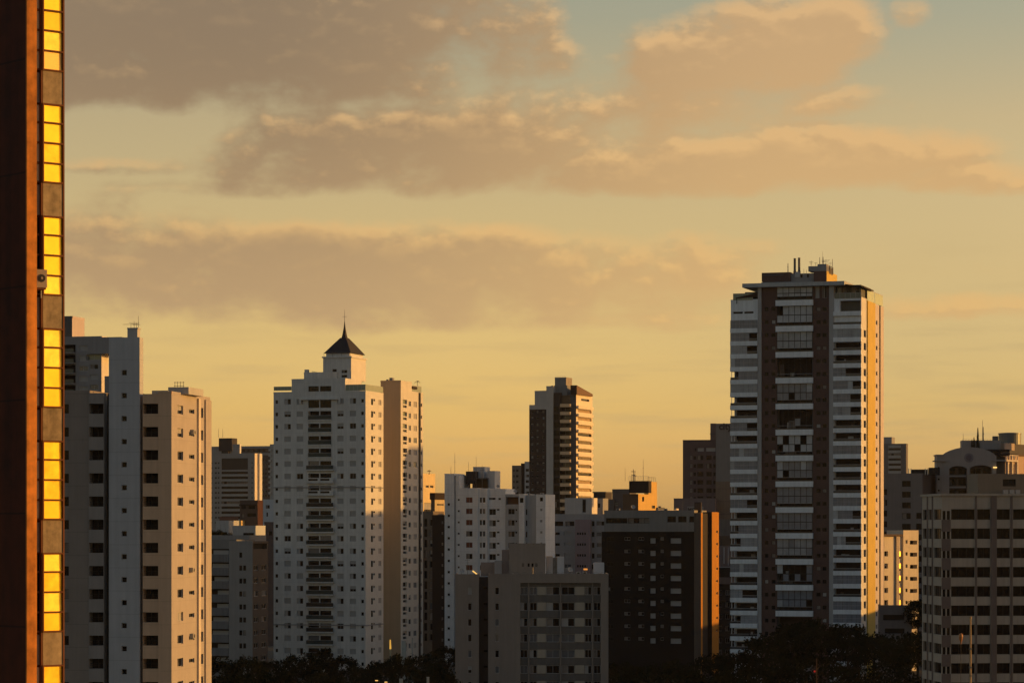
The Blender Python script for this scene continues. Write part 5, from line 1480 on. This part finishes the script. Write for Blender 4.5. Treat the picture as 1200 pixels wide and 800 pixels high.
    for px in (1087.1, 1092.9):
        b = MB(); v_ = B.V(px); b.box(-.1, -.002, v_ - .35, v_ + .35, 0, zt, pr); B.part('pier', b)
    b = MB(); b.box(-.25, u1, -.25, dl + .2, zt - .02, zt + .35, bd); B.part('roof', b)
    pe2 = mat('ribbon_penthouse', (.21, .17, .125), streak=.12)
    B.block(1146.2, 1235, 557.6, pe2, v=3, dep=7, ybot=580.6, f=[(1175.2, 1190.4, 561.4, 569.6, 'vent', .5)], name='penthouse')
    b = MB()
    for i in range(7):
        z = B.Z(569.2) + (B.Z(561.8) - B.Z(569.2)) * i / 7; b.box(B.U(1175.4, 3), B.U(1190.2, 3), 3.25, 3.35, z, z + .07, FRAMED)
    B.part('louvre', b)
    for px in (1178, 1185, 1192):
        b = MB(); u = B.U(px, 1.5); b.box(u - .3, u + .45, 1.3, 1.9, zt + .35, zt + .95, SHUT); B.part('condenser', b)
    B.finish()
right_group()


# ------------------------------------------------------------------ unseen blocks added to the east, beyond the frame, to shade the lower storeys
def east_shadow_blocks():
    for X, Y0, Y1, h, lab in ((172, 755, 783, 66, 'plain grey block added out of frame to cast shade, lower of two high blocks'),
                              (172, 786, 818, 82, 'plain grey block added out of frame to cast shade, the highest there'),
                              (172, 500, 660, 46, 'longest plain grey block added out of frame to cast shade'),
                              (172, 664, 742, 28, 'long low grey block added out of frame to cast shade')):
        B = Bd('apartment_building', lab, 600 + X / Y0 * F, Y0, 0.0)  # unseen block, sized for the shade it casts
        n = int(h / 3.05)
        b = MB()
        L = Y1 - Y0
        hs = [(v, v + 1.6, 3.05 * k + 1.0, 3.05 * k + 2.4, None, .25, GLASS) for k in range(n) for v in [2 + 4.2 * i for i in range(int((L - 3) / 4.2))]]
        B.facade(b, 'L', 0, L, 0, h, 0, hs, GREYW)
        hs = [(u, u + 1.6, 3.05 * k + 1.0, 3.05 * k + 2.4, None, .25, GLASS) for k in range(n) for u in (3, 8, 13, 18, 23)]
        B.facade(b, 'F', 0, 28, 0, h, 0, hs, GREYW)
        b.quad((28, 0, 0), (28, L, 0), (28, L, h), (28, 0, h), GREYW); b.quad((0, L, 0), (28, L, 0), (28, L, h), (0, L, h), GREYW); b.quad((0, 0, h), (28, 0, h), (28, L, h), (0, L, h), CONC)
        B.part('wall', b)
east_shadow_blocks()


# ------------------------------------------------------------------ trees
LEAF = [mat('leaf_dark', (.011, .014, .006), vary=.5, scale=.8, spec=.0), mat('leaf_olive', (.018, .019, .007), vary=.5, scale=.8, spec=.0)]
BARK = mat('bark', (.03, .022, .016))
def tree_meshes(seed, lm):
    """unit tree: crown radius 1, crown centre at z = 0, spread of leaf clumps; trunk from z = -1 down"""
    rd = random.Random(seed)
    b = MB()
    clumps = []
    for i in range(64):
        a = rd.uniform(0, 2 * math.pi); t = rd.uniform(-.95, 1)
        r0 = math.sqrt(max(0, 1 - t * t)) * rd.uniform(.55, 1.05)
        clumps.append((r0 * math.cos(a), r0 * math.sin(a), t * .72 * rd.uniform(.7, 1.08), rd.uniform(.20, .36)))
    for cx, cy, cz, cr in clumps:
        for k in range(64):
            d = Vector((rd.gauss(0, 1), rd.gauss(0, 1), rd.gauss(0, 1))).normalized() * cr * rd.uniform(.45, 1.08)
            p = Vector((cx, cy, cz)) + Vector((d.x, d.y, d.z * .75))
            n = Vector((rd.gauss(0, 1), rd.gauss(0, 1), rd.gauss(0, 1) + .8)).normalized()
            u = n.orthogonal().normalized(); w = n.cross(u)
            s = rd.uniform(.035, .075)
            b.quad(tuple(p - u * s), tuple(p + w * s * .6), tuple(p + u * s), tuple(p - w * s * .6), lm)
    crown = b.mesh('crown')
    b = MB()
    b.tube((0, 0, -3.0), (.02, 0, -.5), .075, .05, BARK, 9)
    for i in range(7):
        a = i * 2.4 + rd.uniform(-.3, .3); q = (math.cos(a) * .6, math.sin(a) * .6, rd.uniform(-.1, .5))
        m_ = (q[0] * .4, q[1] * .4, -.35 + .2 * q[2])
        b.tube((.02, 0, -.55 + .02 * i), m_, .035, .025, BARK, 6); b.tube(m_, q, .025, .008, BARK, 6)
    return crown, b.mesh('trunk')
TREES = [tree_meshes(s, LEAF[s % 2]) for s in range(5)]
def tree(px, ytop, D, rad, label, i, flat=.85):
    zt = H - (ytop - YH) * D / F
    rz = rad * flat * 1.25
    cz = zt - .78 * rz
    t = bpy.data.objects.new('tree', None); COL.objects.link(t)
    t.location = ((px - 600) / F * D, D, 0)
    tag(t, label, 'tree', 'dark street trees at the foot of the buildings')
    cm, tm = TREES[i % 5]
    c = link('crown', cm, t, (0, 0, cz), i * 1.3); c.scale = (rad, rad, rz)
    k = link('trunk', tm, t, (0, 0, cz), i * 1.3); k.scale = (rad, rad, cz / 3.0)
T = [(258, 771, 600, 5.0, 'dark tree against the foot of the beige block'),
     (289, 770, 640, 4.5, 'dark tree below the balconied grey flats'),
     (316, 774, 650, 3.6, 'small dark tree below the brown side wall of the paired-window flats'),
     (347, 769, 660, 4.2, 'dark tree at the foot of the spire tower under its dark balconies'),
     (374, 762, 655, 5.0, 'roundest dark tree under the spire tower, tallest there'),
     (402, 768, 650, 3.6, 'dark tree just beside the roundest tree under the spire tower'),
     (427, 781, 610, 3.4, 'low dark tree under the sunlit corner of the spire tower'),
     (448, 775, 600, 3.6, 'dark tree in front of the blank tan wall'),
     (471, 768, 640, 4.0, 'dark tree behind the white posts under the tan wall'),
     (497, 766, 620, 4.4, 'dark tree at the foot of the dark brown slab'),
     (524, 757, 590, 3.0, 'dark tree touching the edge of the cream-panelled front flats'),
     (275, 788, 520, 5.5, 'nearest dark tree beside the beige block, cut by the photo edge'),
     (325, 790, 520, 5.0, 'second dark crown along the photo bottom from the beige block'),
     (385, 789, 520, 5.0, 'third dark crown along the photo bottom from the beige block'),
     (430, 792, 520, 4.2, 'low crown at the photo bottom behind the small yellow lamps'),
     (512, 782, 520, 4.2, 'dark crown at the photo bottom beside the front flats'),
     (722, 776, 560, 4.2, 'dark tree beside the front flats, at the foot of the near-black flats'),
     (757, 780, 560, 4.6, 'dark tree under the pale panels of the near-black flats'),
     (797, 776, 580, 5.0, 'dark tree under the wide pale windows of the near-black flats'),
     (832, 767, 620, 4.6, 'dark tree at the foot of the orange stair side'),
     (866, 764, 600, 4.6, 'dark tree below the balcony stack of the balcony tower'),
     (899, 743, 600, 5.2, 'dark tree hiding the foot of the first brick pier'),
     (931, 730, 604, 5.8, 'large olive tree hiding the centre balconies of the balcony tower'),
     (962, 728, 606, 5.6, 'largest olive tree before the second brick pier'),
     (993, 733, 604, 5.2, 'dark tree hiding the foot of the pale balcony stack beside the ochre flank'),
     (1024, 742, 600, 4.6, 'dark tree below the ochre flank of the balcony tower'),
     (1053, 744, 590, 4.4, 'dark tree before the low grey garage'),
     (1076, 703, 640, 3.6, 'tall dark tree between the garage and the ribbon-window block'),
     (1075, 742, 560, 4.0, 'dark tree against the edge of the ribbon-window block'),
     (745, 792, 480, 5.0, 'low dark crown at the photo bottom right of the front flats'),
     (806, 790, 480, 5.4, 'broad dark crown at the photo bottom under the near-black flats'),
     (866, 785, 500, 5.6, 'broad dark crown at the photo bottom under the balcony tower'),
     (925, 778, 510, 5.6, 'broad dark crown beside the traffic signal mast'),
     (985, 780, 510, 5.6, 'broad dark crown just past the traffic signal mast'),
     (1045, 782, 490, 5.4, 'broad dark crown at the photo bottom beside the ribbon-window block'),
     (255, 621, 820, 2.6, 'small dark roof-high tree between the beige block and the low cream house'),
     (268, 624, 830, 1.9, 'smallest dark treetop beside the low cream house')]
for i, (px, yt, D, rad, lab) in enumerate(T): tree(px, yt, D, rad, lab, i)


# ------------------------------------------------------------------ street furniture and small things
def at(px, py, D): return Vector(((px - 600) / F * D, D, H - (py - YH) * D / F))
pole_m = mat('weathered_mast_paint', (.42, .30, .16), vary=.3, streak=.4, scale=2)
def mast_pole():
    p = at(1137.2, 722, 438)
    t = bpy.data.objects.new('mast', None); COL.objects.link(t); t.location = (p.x, p.y, 0)
    tag(t, 'tall thin weathered mast standing in front of the ribbon-window block', 'mast')
    b = MB(); b.tube((0, 0, 0), (0, 0, p.z - 3), .19, .15, pole_m, 12); b.tube((0, 0, p.z - 3), (0, 0, p.z - .35), .15, .13, pole_m, 12); b.build('pole', t)
    b = MB(); b.tube((0, 0, p.z - .35), (0, 0, p.z), .2, .17, pole_m, 12); b.build('cap', t)
    for dz, s in ((5, 1), (7.8, 1), (9.0, -1)):
        b = MB(); b.box(-.2 * s, .22 * s, -.22, .2, p.z - dz, p.z - dz + .3, METAL) if s > 0 else b.box(-.22, .2, -.22, .2, p.z - dz, p.z - dz + .16, METAL); b.build('clamp', t)
mast_pole()
def globe_lamp():
    p = at(1126.0, 754.5, 436); q = at(1126, 741.5, 436)
    t = bpy.data.objects.new('street_lamp', None); COL.objects.link(t); t.location = (p.x, p.y, 0)
    tag(t, 'egg-shaped street lantern on a thin dark post beside the tall mast', 'street lamp')
    b = MB(); b.tube((0, 0, 0), (0, 0, p.z), .05, .035, FRAMED, 8); b.build('post', t)
    h = q.z - p.z
    b = MB(); b.lathe(0, 0, [(.05, p.z), (.11, p.z + .22 * h), (.26, p.z + .45 * h), (.33, p.z + .7 * h), (.27, p.z + .9 * h), (.10, p.z + h)], mat('amber_lantern', (.42, .18, .06), rough=.4), 16); b.build('lantern', t)
globe_lamp()
def signal():
    p = at(957, 771, 470)
    t = bpy.data.objects.new('traffic_signal', None); COL.objects.link(t); t.location = (p.x, p.y, 0)
    tag(t, 'thin signal mast with a small red light among the dark trees', 'traffic signal')
    b = MB(); b.tube((0, 0, 0), (0, 0, p.z), .10, .06, mat('mast_dull_brown', (.12, .07, .04)), 8); b.build('pole', t)
    z = at(0, 786, 470).z
    b = MB(); b.box(-.55, -.12, -.15, .15, z - .45, z + .45, FRAMED); b.build('housing', t)
    b = MB(); b.tube((-.335, -.151, z), (-.335, -.2, z), .15, .14, mat('red_light', (.3, .01, .01), emit=((1, .06, .03), .25)), 14); b.build('lens', t)
    b = MB(); b.tube((-.5, 0, z + .6), (.0, 0, z + .6), .03, .03, FRAMED, 6); b.build('arm', t)
signal()
def posts():
    for px, y0, D, w, lab in ((473.2, 750.5, 652, .46, 'widest white post rising from the trees under the tan wall'), (483.2, 747, 652, .11, 'thin pale pole beside the widest white post'),
                              (470, 795, 470, .28, 'white post top at the photo bottom under the spire tower'), (501.5, 793, 470, .20, 'dim pale post top at the photo bottom beside the front flats')):
        p = at(px, y0, D)
        b = MB(); b.box(-w, w, -w, w, 0, p.z - .02, mat('post_white', (.38, .40, .36), streak=.2)); b.box(-w - .03, w + .03, -w - .03, w + .03, p.z - .02, p.z + .05, GREYW)
        o = b.build('post', None, (p.x, p.y, 0)); tag(o, lab, 'post', 'pale posts among the dark trees')
    lampm = mat('lamp_glow', (.6, .4, .15), emit=((1.0, .55, .14), .55))
    for px, py, D, lab in ((441.5, 797.2, 468, 'yellowish street lamp at the photo bottom, brighter of two'), (452.5, 799, 468, 'yellowish street lamp at the photo bottom, dimmer of two')):
        p = at(px, py, D)
        t = bpy.data.objects.new('street_lamp', None); COL.objects.link(t); t.location = (p.x, p.y, 0); tag(t, lab, 'street lamp', 'yellow lamps at the photo bottom')
        b = MB(); b.tube((.5, 0, 0), (.45, 0, p.z + .1), .07, .04, FRAMED, 8); b.tube((.45, 0, p.z + .1), (0, 0, p.z + .16), .04, .03, FRAMED, 6); b.build('pole', t)
        b = MB(); b.box(-.25, .2, -.16, .16, p.z - .02, p.z + .12, lampm); b.build('lamp_head', t)
    # slim column with a glowing upper part before the blank tan wall
    p = at(457.5, 768, 700); q = at(457.5, 749, 700)
    t = bpy.data.objects.new('light_column', None); COL.objects.link(t); t.location = (p.x, p.y, 0)
    tag(t, 'slim yellow glowing lamp column before the blank tan wall', 'lamp')
    b = MB(); b.tube((0, 0, 0), (0, 0, p.z), .2, .2, FRAMED, 8); b.build('post', t)
    b = MB(); b.tube((0, 0, p.z), (0, 0, p.z + (q.z - p.z) * .42), .2, .24, mat('pale_lamp_sleeve', (.5, .42, .25)), 10); b.tube((0, 0, p.z + (q.z - p.z) * .42), (-.05, 0, q.z), .24, .14, mat('lamp_column_glow', (.8, .5, .1), emit=((1.0, .52, .08), .35)), 10); b.build('lamp_shade', t)
    # warm bulkhead lamps on the front roof
    for px, py, lab in ((556.2, 670.5, 'tilted warm roof lamp near the corner of the front flats'), (686.2, 667.5, 'orange roof lamp beside the low white roof house')):
        p = at(px, py, 559)
        t = bpy.data.objects.new('roof_lamp', None); COL.objects.link(t); t.location = (p.x, p.y, 0); tag(t, lab, 'lamp')
        zt = at(0, 674.0, 559).z
        b = MB(); b.tube((0, 0, zt - .5), (0, 0, p.z), .05, .05, FRAMED, 6); b.build('post', t)
        b = MB()
        if px < 600: b.tube((-.4, 0, p.z + .35), (.45, 0, p.z - .3), .13, .13, lampm, 8)
        else: b.box(-.38, .38, -.2, .2, p.z, p.z + .3, mat('orange_lamp_glow', (.7, .3, .08), emit=((1.0, .36, .06), .38)))
        b.build('lamp_head', t)
posts()
bpy.context.view_layer.update()
